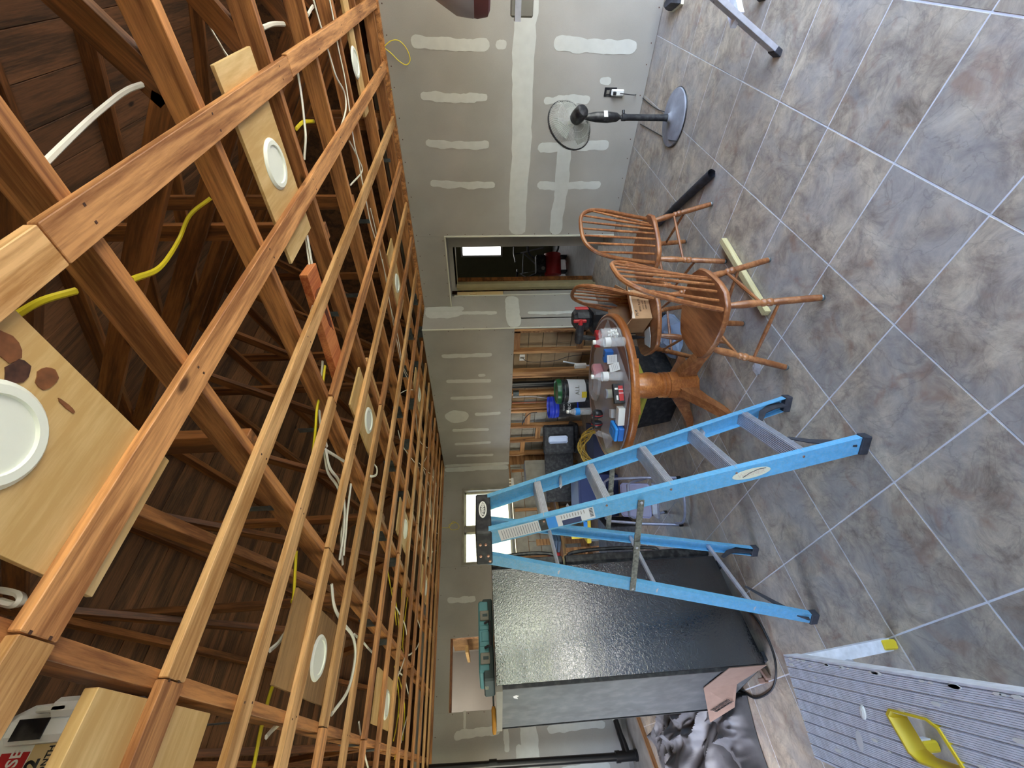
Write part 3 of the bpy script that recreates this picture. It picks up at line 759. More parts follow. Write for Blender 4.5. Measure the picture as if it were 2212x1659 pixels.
# sheathing boards
for sgn in (-1, 1):
    sl = math.sqrt(1 + PITCH ** 2); d = 0; k = 0
    while d < HALF + .1:
        y0 = YR + sgn * d; y1 = YR + sgn * (d + .183 / sl)
        z0 = top_z(y0) + .055; z1 = top_z(y1) + .055
        xs = [-2.3] + sorted(random.sample([-.98, .233, 1.501, 2.771, 3.981], 2)) + [5.4]
        for a, b in zip(xs, xs[1:]):
            if b - a < .3: continue
            ym, zm = (y0 + y1) / 2, (z0 + z1) / 2
            up = Vector((0, sgn * PITCH, 1)).normalized()
            L = b - a - .004
            obj('sheathing_board', MB().rbox((L / 2, 0, 0), (L, .183, .019), .002), M['sheath'], ceil, mat4=frame((a, ym, zm), (b, ym, zm), up))
        d += .187 / sl; k += 1
for sgn in (-1, 1):
    obj('roof_light_block', MB().loft([[(-2.4, YR, top_z(YR) + .09), (5.5, YR, top_z(YR) + .09), (5.5, YR + sgn * (HALF + .3), top_z(YR + HALF + .3) + .09), (-2.4, YR + sgn * (HALF + .3), top_z(YR + HALF + .3) + .09)], [(-2.4, YR, top_z(YR) + .13), (5.5, YR, top_z(YR) + .13), (5.5, YR + sgn * (HALF + .3), top_z(YR + HALF + .3) + .13), (-2.4, YR + sgn * (HALF + .3), top_z(YR + HALF + .3) + .13)]]), M['light_block'], ceil)  # unseen backing added to stop sky light leaking between the boards
gab = struct('gable_boards', MB().prism([(YR - HALF - .1, ZR - .2), (YR + HALF + .1, ZR - .2), (YR + HALF + .1, ZR + .11), (YR, top_z(YR) + .12), (YR - HALF - .1, ZR + .11)], -.02, .02, M=basis((-2.2, 0, 0), (0, 1, 0), (0, 0, 1))).prism([(YR - HALF - .1, ZR - .2), (YR + HALF + .1, ZR - .2), (YR + HALF + .1, ZR + .11), (YR, top_z(YR) + .12), (YR - HALF - .1, ZR + .11)], -.02, .02, M=basis((5.35, 0, 0), (0, 1, 0), (0, 0, 1))), M['sheath'])
sof = struct('soffit_boards', MB().box((1.6, YN - .15, 2.52), (7.4, .25, .12)).box((1.6, YB + .3, 2.52), (7.4, .4, .12)).box((XL - .15, 2.0, 2.52), (.2, 10.6, .12)).box((5.25, 2.0, 2.55), (.2, 10.6, .12)), M['sheath'])

# plywood mounting boards and their lights
def mount(px, y0, y1, x0, x1, label, m='ply', group=None, z=ZS + TS, th=.012):
    o = obj('mounting_board', MB().rbox((0, 0, th / 2), (x1 - x0, y1 - y0, th), .001), M[m])
    o.location = ((x0 + x1) / 2, (y0 + y1) / 2, z)
    tag(o, label, 'board', 'plywood boards that carry the ceiling lights'); return o
def light(x, y, label, z=ZS + TS, r_=.092):
    t = thing('recessed_light', label, 'ceiling light', (x, y, z), 0, 'round ceiling lights')
    obj('trim_ring', MB().lathe([(r_ * .72, -.004), (r_ * .74, -.010), (r_ * .9, -.010), (r_, -.002), (r_, .0), (r_ * .72, 0)], 40), M['trimw'], t)
    obj('lens', MB().lathe([(.0005, -.0035), (r_ * .74, -.0035), (r_ * .74, -.001), (.0005, -.001)], 40), M['lens'], t)
    return t
mount(0, .44, .93, .325, .645, 'knotty plywood board above the nearest furring strips, largest light on it')
mb_ = mount(0, .30, .985, 1.665, 1.985, 'long narrow plywood board with a light between the first and second furring strips')
mount(0, 1.885, 2.66, .31, .645, 'brown weathered plywood board with a light, behind the third pair of strips', 'ply_old')
mount(0, 1.95, 2.62, 1.70, 2.02, 'plywood board with a light near the centre of the ceiling')
mount(0, 1.95, 2.65, 3.42, 3.72, 'plywood board with a light in front of the doorway wall')
mount(0, 3.60, 4.25, 1.66, 1.98, 'plywood board with a light above the ladder')
mount(0, 3.55, 4.30, .33, .64, 'pale plywood board with a light above the fridge')
mount(0, 5.25, 5.95, 1.66, 1.97, 'plywood board with a light near the far window')
mount(0, 3.6, 4.25, 3.42, 3.70, 'plywood board with a light near the kitchen wall')
pe = obj('plywood_board', MB().rbox((0, 0, .014), (.52, .46, .028), .002), M['ply']); pe.location = (-.065, 1.292, ZS + TS)
tag(pe, 'thick plywood piece under the white jug at the left edge of the ceiling', 'board')
light(.462, .573, 'round white ceiling light in knotty plywood, nearest the camera', r_=.092)
light(1.845, .650, 'round white ceiling light on the long narrow plywood board')
light(.468, 2.290, 'round white ceiling light on the brown weathered board', r_=.092)
light(1.868, 2.315, 'round white ceiling light near the centre of the ceiling')
light(3.62, .625, 'round white ceiling light close to the top of the right wall', z=ZS + TS)
light(3.56, 2.33, 'round white ceiling light in front of the doorway wall')
light(1.83, 3.95, 'round white ceiling light above the blue ladder')
light(.468, 3.93, 'round white ceiling light above the fridge')
light(3.56, 3.94, 'round white ceiling light near the kitchen wall')
light(1.81, 5.58, 'round white ceiling light near the far window')
# knots in the nearest board
def blob(name, x, y, a, b, z, m, parent, n=14, seed=1, rot=0):
    rd = random.Random(seed); pts = []
    for k in range(n):
        t_ = 2 * PI * k / n; s_ = 1 + rd.uniform(-.18, .18)
        u, v = a * s_ * math.cos(t_), b * s_ * math.sin(t_)
        pts.append((x + u * math.cos(rot) - v * math.sin(rot), y + u * math.sin(rot) + v * math.cos(rot)))
    return obj(name, MB().prism(pts, z - .0012, z + .001), M[m], parent, world=True)
nb = bpy.data.objects['mounting_board']
for (qx, qy, a, b, mm, sd_) in ((38, 805, .026, .017, 'knot', 3), (103, 815, .022, .020, 'knot2', 4), (5, 745, .022, .03, 'knot2', 5), (145, 878, .004, .022, 'knot2', 6)):
    p = at(qx, qy, Z=ZS + TS - .001); blob('knot', p.x, p.y, a, b, ZS + TS - .0006, mm, nb, seed=sd_)
# reddish board end across the strips
rb = obj('short_board', MB().rbox((0, 0, .019), (.14, .62, .038), .002), M['red_board'])
p = (at(718, 640, Z=ZS + TS) + at(700, 770, Z=ZS + TS)) / 2; rb.location = (p.x, p.y, ZS + TS); rb.rotation_euler = (0, 0, math.radians(8))
tag(rb, 'short reddish board with dark red stains lying across the strips', 'board')
blob('stain', p.x + .01, p.y - .18, .05, .03, ZS + TS - .0006, 'stain', rb, seed=8); blob('stain', p.x + .03, p.y - .05, .02, .10, ZS + TS - .0006, 'stain', rb, seed=9)

# white jug on the thick plywood
jg = thing('sprayer_jug', 'white plastic jug with red and gold label and a hooked spray wand on thick plywood', 'jug', (.105, 1.285, ZS + TS + .028), 0)
body = [(.095, -.05), (.105, 0), (.095, .05), (.06, .075), (-.06, .075), (-.095, .05), (-.105, 0), (-.095, -.05), (-.06, -.075), (.06, -.075)]
def sc(p, s_, z): return [(x * s_, y * s_, z) for x, y in p]
obj('jug_body', MB().loft([sc(body, .9, 0), sc(body, 1, .02), sc(body, 1, .22), sc(body, .82, .265), sc(body, .35, .29), sc(body, .3, .31)], smooth=True), M['white'], jg)
obj('cap', MB().lathe([(.024, .31), (.024, .34), (.02, .345)], 16), M['white'], jg)
JF = basis((0, -.0765, .0), (1, 0, 0), (0, 0, 1))
lb = obj('red_label', MB().box((-.055, .185, .0), (.13, .055, .002), M=JF), M['red'], jg)
text('lettering', 'DEFENSE', .030, M['white'], lb, JF @ Matrix.Translation((-.045, .180, .0015)), bold=.0006)
lg = obj('gold_label', MB().box((-.015, .130, .0), (.09, .048, .002), M=JF), M['tan'], jg)
text('lettering', '12', .034, M['black'], lg, JF @ Matrix.Translation((-.02, .139, .0015)), bold=.0012)
text('lettering', 'MONTH', .016, M['black'], lg, JF @ Matrix.Translation((-.012, .115, .0015)), bold=.0004)
obj('picture_label', MB().box((.055, .135, .0), (.05, .05, .002), M=JF), M['latch'], jg)
wd = obj('spray_wand', MB().rbox((.045, -.095, .14), (.05, .04, .13), .012).rbox((.078, -.105, .085), (.035, .05, .08), .01).rbox((.075, -.12, .12), (.012, .02, .06), .003), M['white'], jg)
wl2 = obj('black_label', MB().box((.043, .150, .0405), (.036, .06, .003), M=JF), M['black'], jg)

# ------------------------------------------------------------------ cables
def cable(label, pts, r_=.0045, m='nmw', flat=1.7, n=6, group=None, name='cable', cat='cable'):
    p = smooth_path(pts, 6); c0 = p[0]
    mb = MB().tube([q - c0 for q in p], r_, n, flat=flat)
    o = obj(name, mb, M[m]); o.location = c0
    return tag(o, label, cat, group)
A = lambda z, *q: [at(x, y, Z=zz) for (x, y), zz in zip(q, z if isinstance(z, (list, tuple)) else [z] * len(q))]
cable('white cable curving up into the attic at the top left', A([2.52, 2.60, 2.64, 2.62, 2.58], (97, 352), (160, 290), (215, 240), (275, 195), (332, 176)), .0046)
cable('yellow cable hanging between two trusses beside the nearest light', A([2.60, 2.66, 2.66, 2.60, 2.58], (20, 690), (90, 650), (165, 628)[:2], (285, 603), (300, 600)) [:3], .005, 'nmy')
cable('yellow cable looping over the second furring strip', A([2.56, 2.62, 2.66, 2.62, 2.56], (285, 604), (345, 578), (385, 520), (410, 465), (455, 428)), .005, 'nmy')
cable('thin white cable running down to the long narrow plywood board', A([2.8, 2.72, 2.66, 2.55, 2.5], (430, 0), (455, 60), (478, 100), (490, 120), (504, 135)), .0045)
cable('short white cable looping between the trusses near the top', A([2.56, 2.60, 2.58], (568, 60), (590, 52), (618, 52)), .006)
cable('white cable bent over a truss near the wall', A([2.54, 2.58, 2.60], (665, 32), (675, 15), (683, 14)), .006)
cable('long white cable running beside the light by the right wall', A([2.48] * 9, (677, 0), (688, 40), (700, 80), (712, 120), (726, 165), (744, 200), (747, 235), (738, 270), (728, 300)), .0045)
cable('second long white cable crossing under the strips by the right wall', A([2.475] * 11, (711, -5), (722, 50), (730, 100), (745, 170), (756, 245), (765, 310), (775, 350), (780, 380), (790, 430), (800, 480), (812, 520)), .004)
cable('white cable drooping from a truss above the fan wall', A([2.52, 2.5, 2.50, 2.50, 2.52], (635, 110), (650, 200), (658, 270), (660, 300), (657, 345)), .005)
cable('white cable curving back beside the long white cables', A([2.50, 2.49, 2.49, 2.50], (755, 305), (775, 345), (782, 370), (757, 400)), .004)
cable('short yellow cable hooked over a truss above the fan wall', A([2.53, 2.58, 2.58], (640, 278), (655, 264), (678, 262)), .006, 'nmy')
cable('yellow cable coiled out over the top of the right wall', [at(x, y, X=XR - .03) for x, y in ((830, 100), (845, 88), (862, 88), (878, 105), (886, 128), (878, 140), (862, 132), (845, 115), (828, 102))], .004, 'nmy', 1)
cable('short yellow cable end beside the top of the right wall', [at(x, y, X=XR - .04) for x, y in ((832, 205), (838, 196), (846, 193))], .004, 'nmy', 1)
cable('pair of white cables hanging below the narrow plywood board', A([2.49] * 6, (663, 508), (672, 560), (682, 620), (678, 655), (668, 690), (672, 700)), .005)
cable('white cable looping next to the hanging pair', A([2.50] * 5, (660, 510), (668, 570), (674, 620), (681, 660), (690, 560))[:4], .005)
cable('white cable behind the light by the doorway', A([2.49] * 9, (800, 450), (812, 500), (822, 550), (835, 605), (843, 660), (858, 720), (868, 780), (874, 805), (882, 820)), .0035)
cable('long white cable running past the light by the doorway', A([2.50] * 6, (826, 560), (836, 620), (846, 680), (856, 730), (866, 780), (880, 810)), .003)
cable('short white cable curled beside the board by the doorway', A([2.50, 2.49, 2.48, 2.49], (864, 850), (878, 843), (892, 842), (896, 845)), .003)
cable('bright yellow cable running along the truss left of the centre light', A([2.52] * 5, (702, 790), (695, 840), (685, 880), (681, 930), (675, 985)), .006, 'nmy')
cable('white cable beside the bright yellow cable', A([2.54] * 5, (697, 780), (692, 850), (690, 890), (693, 920), (706, 965)), .006)
cable('white cable bundle crossing the strips behind the centre light', A([2.50] * 7, (703, 970), (712, 1010), (730, 1035), (738, 1060), (744, 1090), (742, 1150), (733, 1210)), .006)
cable('second white cable of the bundle behind the centre light', A([2.515] * 6, (700, 975), (708, 1020), (728, 1050), (745, 1100), (737, 1160), (740, 1220)), .006)
cable('white cable crossing from the bundle to the next strip', A([2.52] * 5, (700, 970), (725, 985), (745, 997), (760, 1000), (763, 1001)), .0055)
cable('white cable hanging in the gap behind the bundle', A([2.50] * 5, (758, 1045), (755, 1070), (750, 1110), (747, 1150), (742, 1200)), .006)
cable('white cable hooked round a strip below the centre light', A([2.47, 2.44, 2.43, 2.44, 2.46], (808, 1003), (814, 1012), (813, 1025), (804, 1029), (796, 1027)), .005)
cable('thick white cable arching in front of the weathered board light', A([2.50, 2.49, 2.47, 2.46, 2.46, 2.47, 2.49], (716, 1262), (722, 1310), (740, 1345), (762, 1375), (767, 1420), (752, 1490), (716, 1543)), .007)
cable('white cable branching towards the fridge side strips', A([2.50] * 4, (765, 1370), (785, 1388), (795, 1400), (806, 1411)), .005)
cable('yellow cable above the weathered plywood board', A([2.55] * 4, (640, 1190), (637, 1240), (634, 1290), (630, 1300)), .006, 'nmy')
cable('yellow cable below the weathered plywood board', A([2.55] * 4, (592, 1475), (583, 1500), (566, 1565), (547, 1659)), .006, 'nmy')
cable('white cable behind the weathered plywood board', A([2.55] * 4, (583, 1405), (600, 1390), (612, 1372), (618, 1365)), .006)
cable('white cable loop in the corner below the nearest plywood board', A([2.58, 2.55, 2.53, 2.52, 2.53, 2.56], (-5, 1275), (20, 1278), (42, 1285), (46, 1297), (30, 1307), (-5, 1298)), .006)
cable('short white cable end by the jug side truss', A([2.52] * 3, (610, 1558), (590, 1575), (575, 1592)), .006)
cable('white cable hanging between trusses near the left edge', A([2.50] * 5, (775, 1560), (781, 1600), (790, 1640), (797, 1665), (800, 1680)), .005)
cable('white cable bent between far strips above the fridge', A([2.47] * 6, (846, 1300), (860, 1320), (876, 1355), (878, 1400), (868, 1440), (853, 1475)), .0045)
cable('white cable curving past the pale board light', A([2.48] * 7, (862, 1452), (873, 1465), (882, 1500), (884, 1530), (876, 1560), (868, 1590), (866, 1605)), .0045)
cable('white cable bowed over the far strips', A([2.47] * 6, (900, 1335), (907, 1355), (907, 1380), (900, 1400), (888, 1412), (882, 1415)), .0045)
for k, q in enumerate([((836, 1225), (845, 1275), (852, 1310), (856, 1350)), ((848, 1270), (858, 1320), (862, 1370), (858, 1400)), ((868, 1270), (866, 1320), (862, 1360), (866, 1400)), ((880, 1290), (874, 1340), (870, 1390), (872, 1410)), ((858, 1470), (862, 1520), (856, 1570), (850, 1600)), ((852, 1440), (866, 1480), (874, 1530), (870, 1600)), ((860, 1540), (866, 1570), (862, 1600), (852, 1640))]):
    cable(['yellow cable in the far bundle, nearest the window side', 'yellow cable in the far bundle crossing to the right', 'yellow cable running straight down the middle of the far bundle', 'yellow cable at the right edge of the far bundle', 'yellow cable beside the pale board light', 'yellow cable crossing behind the pale board light', 'yellow cable near the left edge of the far ceiling'][k], A([2.50] * 4, *q), .0045, 'nmy', group='yellow cables over the far strips')
for k, q in enumerate([((897, 880), (906, 950), (926, 970), (922, 985), (912, 1005)), ((914, 1012), (924, 1040), (930, 1060), (925, 1080)), ((936, 1145), (950, 1160), (948, 1185), (932, 1193)), ((905, 1000), (920, 1015), (935, 1030), (944, 1050)), ((860, 930), (868, 960), (885, 985), (905, 1010))]):
    cable(['thin white cable looping over the strips by the far corner', 'thin white cable in the gap by the far corner', 'thin white cable bowed out at the far wall above the window', 'thin white cable crossing the strips above the kitchen wall', 'thin white cable beyond the centre light'][k], A([2.48] * len(q), *q), .0035)
cable('thin yellow cable coiled on the far wall above the window', [at(x, y, Y=YB - .02) for x, y in ((955, 1140), (970, 1139), (978, 1127), (990, 1133), (990, 1142), (975, 1144), (970, 1134), (984, 1129))], .0035, 'nmy', 1)
cable('dark cable running along the wall from the kitchen outlet', [at(x, y, X=XK + .02) for x, y in ((1128, 773), (1140, 781), (1165, 782), (1200, 779), (1225, 771), (1250, 767), (1275, 765))], .004, 'nmk', 1)
cable('grey cable curving down to the blue bucket', [at(x, y, X=XK - .02) for x, y in ((1108, 858), (1150, 857), (1180, 860), (1200, 864))], .005, 'alu', 1)
cable('short black cable stub below the kitchen drywall', [at(x, y, X=XK - .05) for x, y in ((1128, 917), (1133, 905), (1145, 893), (1160, 891))], .007, 'nmk', 1)
cable('dark fan cord from the outlet to the fan base', [Vector((XR - .05, 1.02, .26)), Vector((XR - .06, 1.03, .12)), at(1378, 203, Z=.02), at(1400, 222, Z=.008), at(1420, 236, Z=.008), at(1440, 243, Z=.012)], .004, 'nmk', 1, name='power_cord', cat='cord')
cable('second run of fan cord crossing the fan base', [at(1383, 268, Z=.008), at(1410, 283, Z=.008), at(1435, 297, Z=.008), at(1447, 303, Z=.03), at(1462, 305, Z=.035)], .004, 'nmk', 1, name='power_cord', cat='cord')
# insulation paper, exposed at the top of the right wall
ib = obj('insulation_facing', MB().box((XR + .03, 1.25, WH + .06), (.01, .55, .11)).box((XR + .03, 1.95, WH + .06), (.01, .5, .10)), M['batt'])
tag(ib, 'pale printed insulation facing showing above the right wall', 'insulation')
text('lettering', 'R-13', .09, M['red'], ib, basis((XR + .024, 1.95, WH + .06), (0, 1, 0), (0, 0, 1)) @ Matrix.Identity(4), bold=.002)

# ------------------------------------------------------------------ oak chairs
def make_chair(label):
    t = thing('windsor_chair', label, 'chair', (0, 0, 0), 0, 'oak hoop-back chairs round the table')
    half = [(.0, -.225), (.08, -.222), (.15, -.205), (.205, -.155), (.225, -.085), (.228, -.02), (.215, .06), (.185, .14), (.15, .195), (.10, .222), (.0, .232)]
    poly = half + [(-x, y) for x, y in reversed(half[1:-1])]
    def rg(s_, z, dish=0): return [(x * s_, y * s_, z) for x, y in poly]
    obj('seat', MB().loft([rg(.93, .425), rg(.99, .432), rg(1, .440), rg(1, .452), rg(.975, .460), rg(.7, .457), rg(.3, .454)], smooth=True), M['oak'], t)
    # hoop
    pts = []
    for k in range(25):
        a = PI * k / 24
        x = math.cos(a); s_ = math.sin(a)
        z = .46 + .525 * (s_ ** .62); xx = (.185 + .03 * min(1, s_ * 1.3)) * (abs(x) ** .62) * (1 if x > 0 else -1)
        pts.append((xx, -.125 - (z - .46) * .20 - .03 * s_, z))
    obj('back_hoop', MB().tube(pts, .0135, 8), M['oak'], t)
    for k in range(7):
        u = (k - 3) / 3.0
        x0 = u * .125; y0 = -.20 + .055 * u * u
        xt = u * .165
        # height of the hoop at xt
        best = min((abs(p[0] - xt) + (0 if p[2] > .7 else 9), p[2], p[1]) for p in pts)
        obj('spindle', MB().tube([(x0, y0, .455), ((x0 + xt) / 2, (y0 + best[2]) / 2, (.455 + best[1]) / 2), (xt, best[2], best[1])], [.0075, .0085, .006], 8), M['oak'], t)
    prof = [(.012, 0), (.016, .03), (.021, .09), (.020, .13), (.014, .165), (.020, .172), (.020, .185), (.015, .19), (.021, .20), (.021, .215), (.015, .222), (.018, .24), (.0175, .38), (.016, .435)]
    feet = [(-.24, -.212), (.24, -.212), (-.24, .212), (.24, .212)]
    tops = [(-.155, -.13), (.155, -.13), (-.145, .13), (.145, .13)]
    def on(i, z):
        f = 1 - z / .435
        return Vector((tops[i][0] + (feet[i][0] - tops[i][0]) * f, tops[i][1] + (feet[i][1] - tops[i][1]) * f, z))
    for i in range(4):
        a = on(i, .435); b = on(i, 0.0); L = (b - a).length
        B = basis(a, Vector((1, 0, 0)), (b - a).cross(Vector((1, 0, 0))))
        d = (b - a).normalized(); xx = d.orthogonal().normalized(); yy = d.cross(xx)
        Mx = Matrix.Identity(4)
        for r_ in range(3): Mx[r_][0] = xx[r_]; Mx[r_][1] = yy[r_]; Mx[r_][2] = d[r_]; Mx[r_][3] = a[r_]
        lg = obj('leg', MB().lathe([(r_, z * (L - .012) / .435) for r_, z in prof], 12, M=Mx), M['oak'], t)
        obj('glide', MB().lathe([(.016, L - .014), (.017, L - .008), (.012, L)], 12, M=Mx), M['steel'], lg)
    for i, j, z in ((0, 1, .27), (2, 3, .27), (0, 2, .19), (1, 3, .19)):
        a, b = on(i, z), on(j, z); m_ = (a + b) / 2
        obj('stretcher', MB().tube([a, m_, b], [.007, .011, .007], 8), M['oak'], t)
    return t
ch = make_chair('oak hoop-back chair nearest the camera, its seat empty and tilted towards the table')
ch.location = (1.806, 1.413, 0.005); ch.rotation_euler = (0, 0, math.radians(8.7))
c2 = dup(ch, (2.755, 1.565, 0.005), math.radians(-24.8), 'oak hoop-back chair farthest right, beside the black tube')
c3 = dup(ch, (2.377, 1.9375, 0.005), math.radians(55.8), 'oak hoop-back chair with the open cardboard box on its seat')

# cardboard box on chair 3
p0 = Vector((2.455, 1.885, .464))
bx = thing('cardboard_box', 'small open cardboard box on the seat of the middle chair', 'box', p0, math.radians(-20))
wA, dA, hA = .24, .20, .15
obj('box_body', MB().box((0, -dA / 2, hA / 2), (wA, .004, hA)).box((0, dA / 2, hA / 2), (wA, .004, hA)).box((-wA / 2, 0, hA / 2), (.004, dA, hA)).box((wA / 2, 0, hA / 2), (.004, dA, hA)).box((0, 0, .002), (wA, dA, .004)), M['card'], bx)
for s_, (cx_, cy_), ax, an in ((1, (0, -dA / 2), 'X', 75), (2, (0, dA / 2), 'X', -40), (3, (-wA / 2, 0), 'Y', -50), (4, (wA / 2, 0), 'Y', 35)):
    L_ = wA if ax == 'X' else dA
    Fm = Matrix.Translation((cx_, cy_, hA)) @ Matrix.Rotation(math.radians(an), 4, ax)
    obj('flap', MB().box((0, 0, .045), (L_ if ax == 'X' else .003, .003 if ax == 'X' else L_, .09), M=Fm), M['card'], bx)
BF = basis((0, -dA / 2 - .0025, 0), (1, 0, 0), (0, 0, 1))
obj('tape_strip', MB().box((0, .135, 0), (wA, .02, .001), M=BF), M['tape'], bx)
text('lettering', 'PLM', .028, M['black'], bx, BF @ Matrix.Translation((-.075, .105, .001)))
text('lettering', 'KICK PLATE', .020, M['knot'], bx, BF @ Matrix.Translation((-.01, .075, .001)))
text('lettering', '15 PCS  SATIN', .012, M['knot'], bx, BF @ Matrix.Translation((-.01, .05, .001)))
text('lettering', 'MODEL 30-88', .012, M['knot'], bx, BF @ Matrix.Translation((-.01, .03, .001)))
# trowel on the same seat
tw = thing('trowel', 'plaster-stained trowel lying at the front of the middle chair seat', 'trowel', (2.275, 1.985, .462), math.radians(225))
obj('blade', MB().prism([(-.05, -.045), (.045, -.075), (.06, .0), (.045, .075), (-.05, .05)], .006, .009), M['gauge'], tw)
obj('handle', MB().tube([(-.045, .005, .010), (-.08, .01, .03), (-.13, .015, .04), (-.24, .02, .05), (-.33, .02, .055)], [.005, .009, .014, .017, .013], 8), M['rubber'], tw)

# ------------------------------------------------------------------ pedestal table
TC = (2.09, 2.30)
tb = thing('pedestal_table', 'round oak pedestal table covered with bottles, boxes and tools', 'table', (TC[0], TC[1], 0))
obj('tabletop', MB().lathe([(.50, .715), (.525, .72), (.535, .735), (.535, .745), (.525, .752), (.30, .7525), (.001, .7525)], 64), M['oak_top'], tb)
obj('top_edge', MB().lathe([(.51, .700), (.540, .704), (.546, .722), (.545, .740), (.538, .750), (.527, .7535), (.527, .70)], 64, caps=False), M['oak_edge'], tb)
obj('apron', MB().lathe([(.40, .665), (.43, .665), (.43, .722), (.40, .722)], 40, caps=False), M['oak_edge'], tb)
sl = Vector((-.52, .30, 0)).normalized()
obj('slide_rail', MB().box((0, 0, 0), (.36, .022, .035), M=basis((-.31, -.335, .690), (-.734, .679, 0), (0, 0, 1))), M['oak_edge'], tb)
obj('column', MB().lathe([(.095, .66), (.095, .60)], 8, a0=PI / 8, smooth=False).lathe([(.082, .60), (.092, .59), (.092, .575), (.082, .568), (.094, .556), (.094, .54), (.084, .53), (.092, .50), (.100, .45), (.098, .40), (.086, .36), (.096, .35), (.096, .335), (.086, .328), (.098, .315), (.098, .30), (.09, .295)], 32), M['oak_edge'], tb)
obj('column_base', MB().lathe([(.10, .295), (.104, .29), (.104, .085), (.10, .08)], 8, a0=PI / 8, smooth=False), M['oak_edge'], tb)
for k in range(4):
    a = math.radians(193 + 90 * k)
    prof = [(.07, .235), (.12, .225), (.19, .175), (.27, .115), (.35, .065), (.42, .040), (.44, .02), (.43, .0), (.36, .0), (.29, .025), (.20, .07), (.12, .095), (.07, .095)]
    Mx = basis((0, 0, 0), (math.cos(a), math.sin(a), 0), (0, 0, 1))
    obj('leg', MB().loft([[(x, y, -.033) for x, y in prof], [(x, y, .033) for x, y in prof]], M=Mx), M['oak'], tb)
TZ = .7535
pf = obj('plastic_sheet', MB().lathe([(.50, .0), (.515, .0), (.515, .0008), (.50, .0008)], 48, caps=False).prism([(-.35, -.38), (.30, -.40), (.42, .05), (.2, .36), (-.30, .38), (-.42, -.05)], 0, .0006), M['film'])
pf.location = (TC[0], TC[1], TZ + .0002); tag(pf, 'clear plastic film spread over the round table', 'plastic film')
def bottle(loc, label, scale=1.0, lab='paper', h=.205):
    t = thing('water_bottle', label, 'bottle', loc, random.uniform(0, 3), 'clear water bottles on the table')
    r_ = .031
    prof = [(r_ * .8, 0), (r_, .008)]
    for k in range(6): prof += [(r_, .016 + k * .013), (r_ * .93, .0225 + k * .013)]
    prof += [(r_, .098), (r_, .135), (r_ * .85, .155), (r_ * .45, .182), (r_ * .42, .19), (r_ * .42, h - .006)]
    obj('bottle_body', MB().lathe(prof, 20), M['pet'], t)
    obj('wrap_label', MB().lathe([(r_ + .0006, .098), (r_ + .0006, .135)], 20, caps=False), M[lab], t)
    obj('cap', MB().lathe([(.0145, h - .012), (.0145, h + .004), (.013, h + .006)], 16), M['white'], t)
    return t
def tp(x, y, z=.7545): q = at(x, y, Z=z); return (q.x, q.y, z)
bottle(tp(1350, 738), 'clear water bottle beside the jar of screws at the right end of the table')
bottle(tp(1344, 812), 'clear water bottle with white label at the front middle of the table')
bottle(tp(1276, 888), 'clear water bottle with blue label at the far left side of the table', lab='bright_blue')
jr = thing('jar', 'clear jar full of white wall anchors', 'jar', tp(1338, 722))
obj('jar_body', MB().lathe([(.04, 0), (.045, .008), (.045, .10), (.038, .118), (.038, .125)], 20), M['pet'], jr)
fl = MB()
for k in range(60):
    a = random.uniform(0, 6.28); r_ = random.uniform(0, .034); z = random.uniform(.008, .075)
    fl.box((r_ * math.cos(a), r_ * math.sin(a), z), (.016, .008, .008), M=None)
o = obj('wall_anchors', fl, M['white'], jr); o['kind'] = 'stuff'
obj('rim', MB().lathe([(.036, .12), (.041, .12), (.041, .132), (.036, .132)], 20, caps=False), M['pet'], jr)
# ear muffs
em = thing('ear_muffs', 'black and red ear muffs on the left half of the table', 'ear muffs', tp(1302, 905), math.radians(30))
for s_ in (-1, 1):
    E_ = Matrix.Translation((0, s_ * .042, .045)) @ Matrix.Rotation(PI / 2, 4, 'X') @ Matrix.Diagonal((.8, 1, s_ * -1, 1))
    obj('ear_cup', MB().lathe([(.02, .034), (.034, .028), (.042, .012), (.044, 0), (.044, -.006)], 20, M=E_), M['black'], em)
    obj('red_ring', MB().lathe([(.0445, -.002), (.046, -.004), (.0445, -.008)], 20, M=E_, caps=False), M['red'], em)
    obj('cushion', MB().lathe([(.038, -.008), (.042, -.016), (.034, -.024)], 20, M=E_), M['rubber'], em)
obj('headband', MB().tube([(-.0, -.05, .06), (-.06, -.055, .09), (-.10, -.03, .10), (-.115, 0, .10), (-.10, .03, .10), (-.06, .055, .09), (0, .05, .06)], .006, 8), M['black'], em)
bb = thing('plastic_case', 'bright blue plastic case at the left end of the table', 'case', tp(1342, 930), math.radians(20))
obj('case_body', MB().rbox((0, 0, .019), (.12, .10, .038), .006), M['blue'], bb)
obj('case_lid', MB().rbox((0, 0, .052), (.12, .10, .022), .006).box((0, 0, .0635), (.05, .04, .002)), M['bright_blue'], bb)
wbx = thing('white_box', 'long white carton at the front left edge of the table', 'box', tp(1347, 898), math.radians(-60))
obj('carton', MB().rbox((0, 0, .022), (.12, .055, .044), .002), M['white'], wbx)
wb2 = thing('white_box', 'small white carton behind the long white one', 'box', tp(1328, 893), math.radians(-45))
obj('carton', MB().rbox((0, 0, .016), (.06, .05, .032), .002), M['white'], wb2)
bk_ = thing('bit_set_package', 'black and red blister pack standing beside the front bottle', 'package', tp(1347, 850), math.radians(-30))
obj('card_backing', MB().rbox((0, 0, .035), (.13, .03, .07), .002), M['blackm'], bk_)
obj('red_panel', MB().box((.0, -.0165, .022), (.10, .002, .03)), M['red'], bk_)
obj('white_marks', MB().box((-.03, -.018, .05), (.03, .002, .012)).box((.03, -.018, .052), (.012, .002, .02)).box((.0, -.0185, .022), (.004, .002, .03)).box((.025, -.0185, .022), (.004, .002, .03)), M['white'], bk_)
tj = thing('tub', 'small grey lidded tub behind the black and red pack', 'tub', tp(1325, 850))
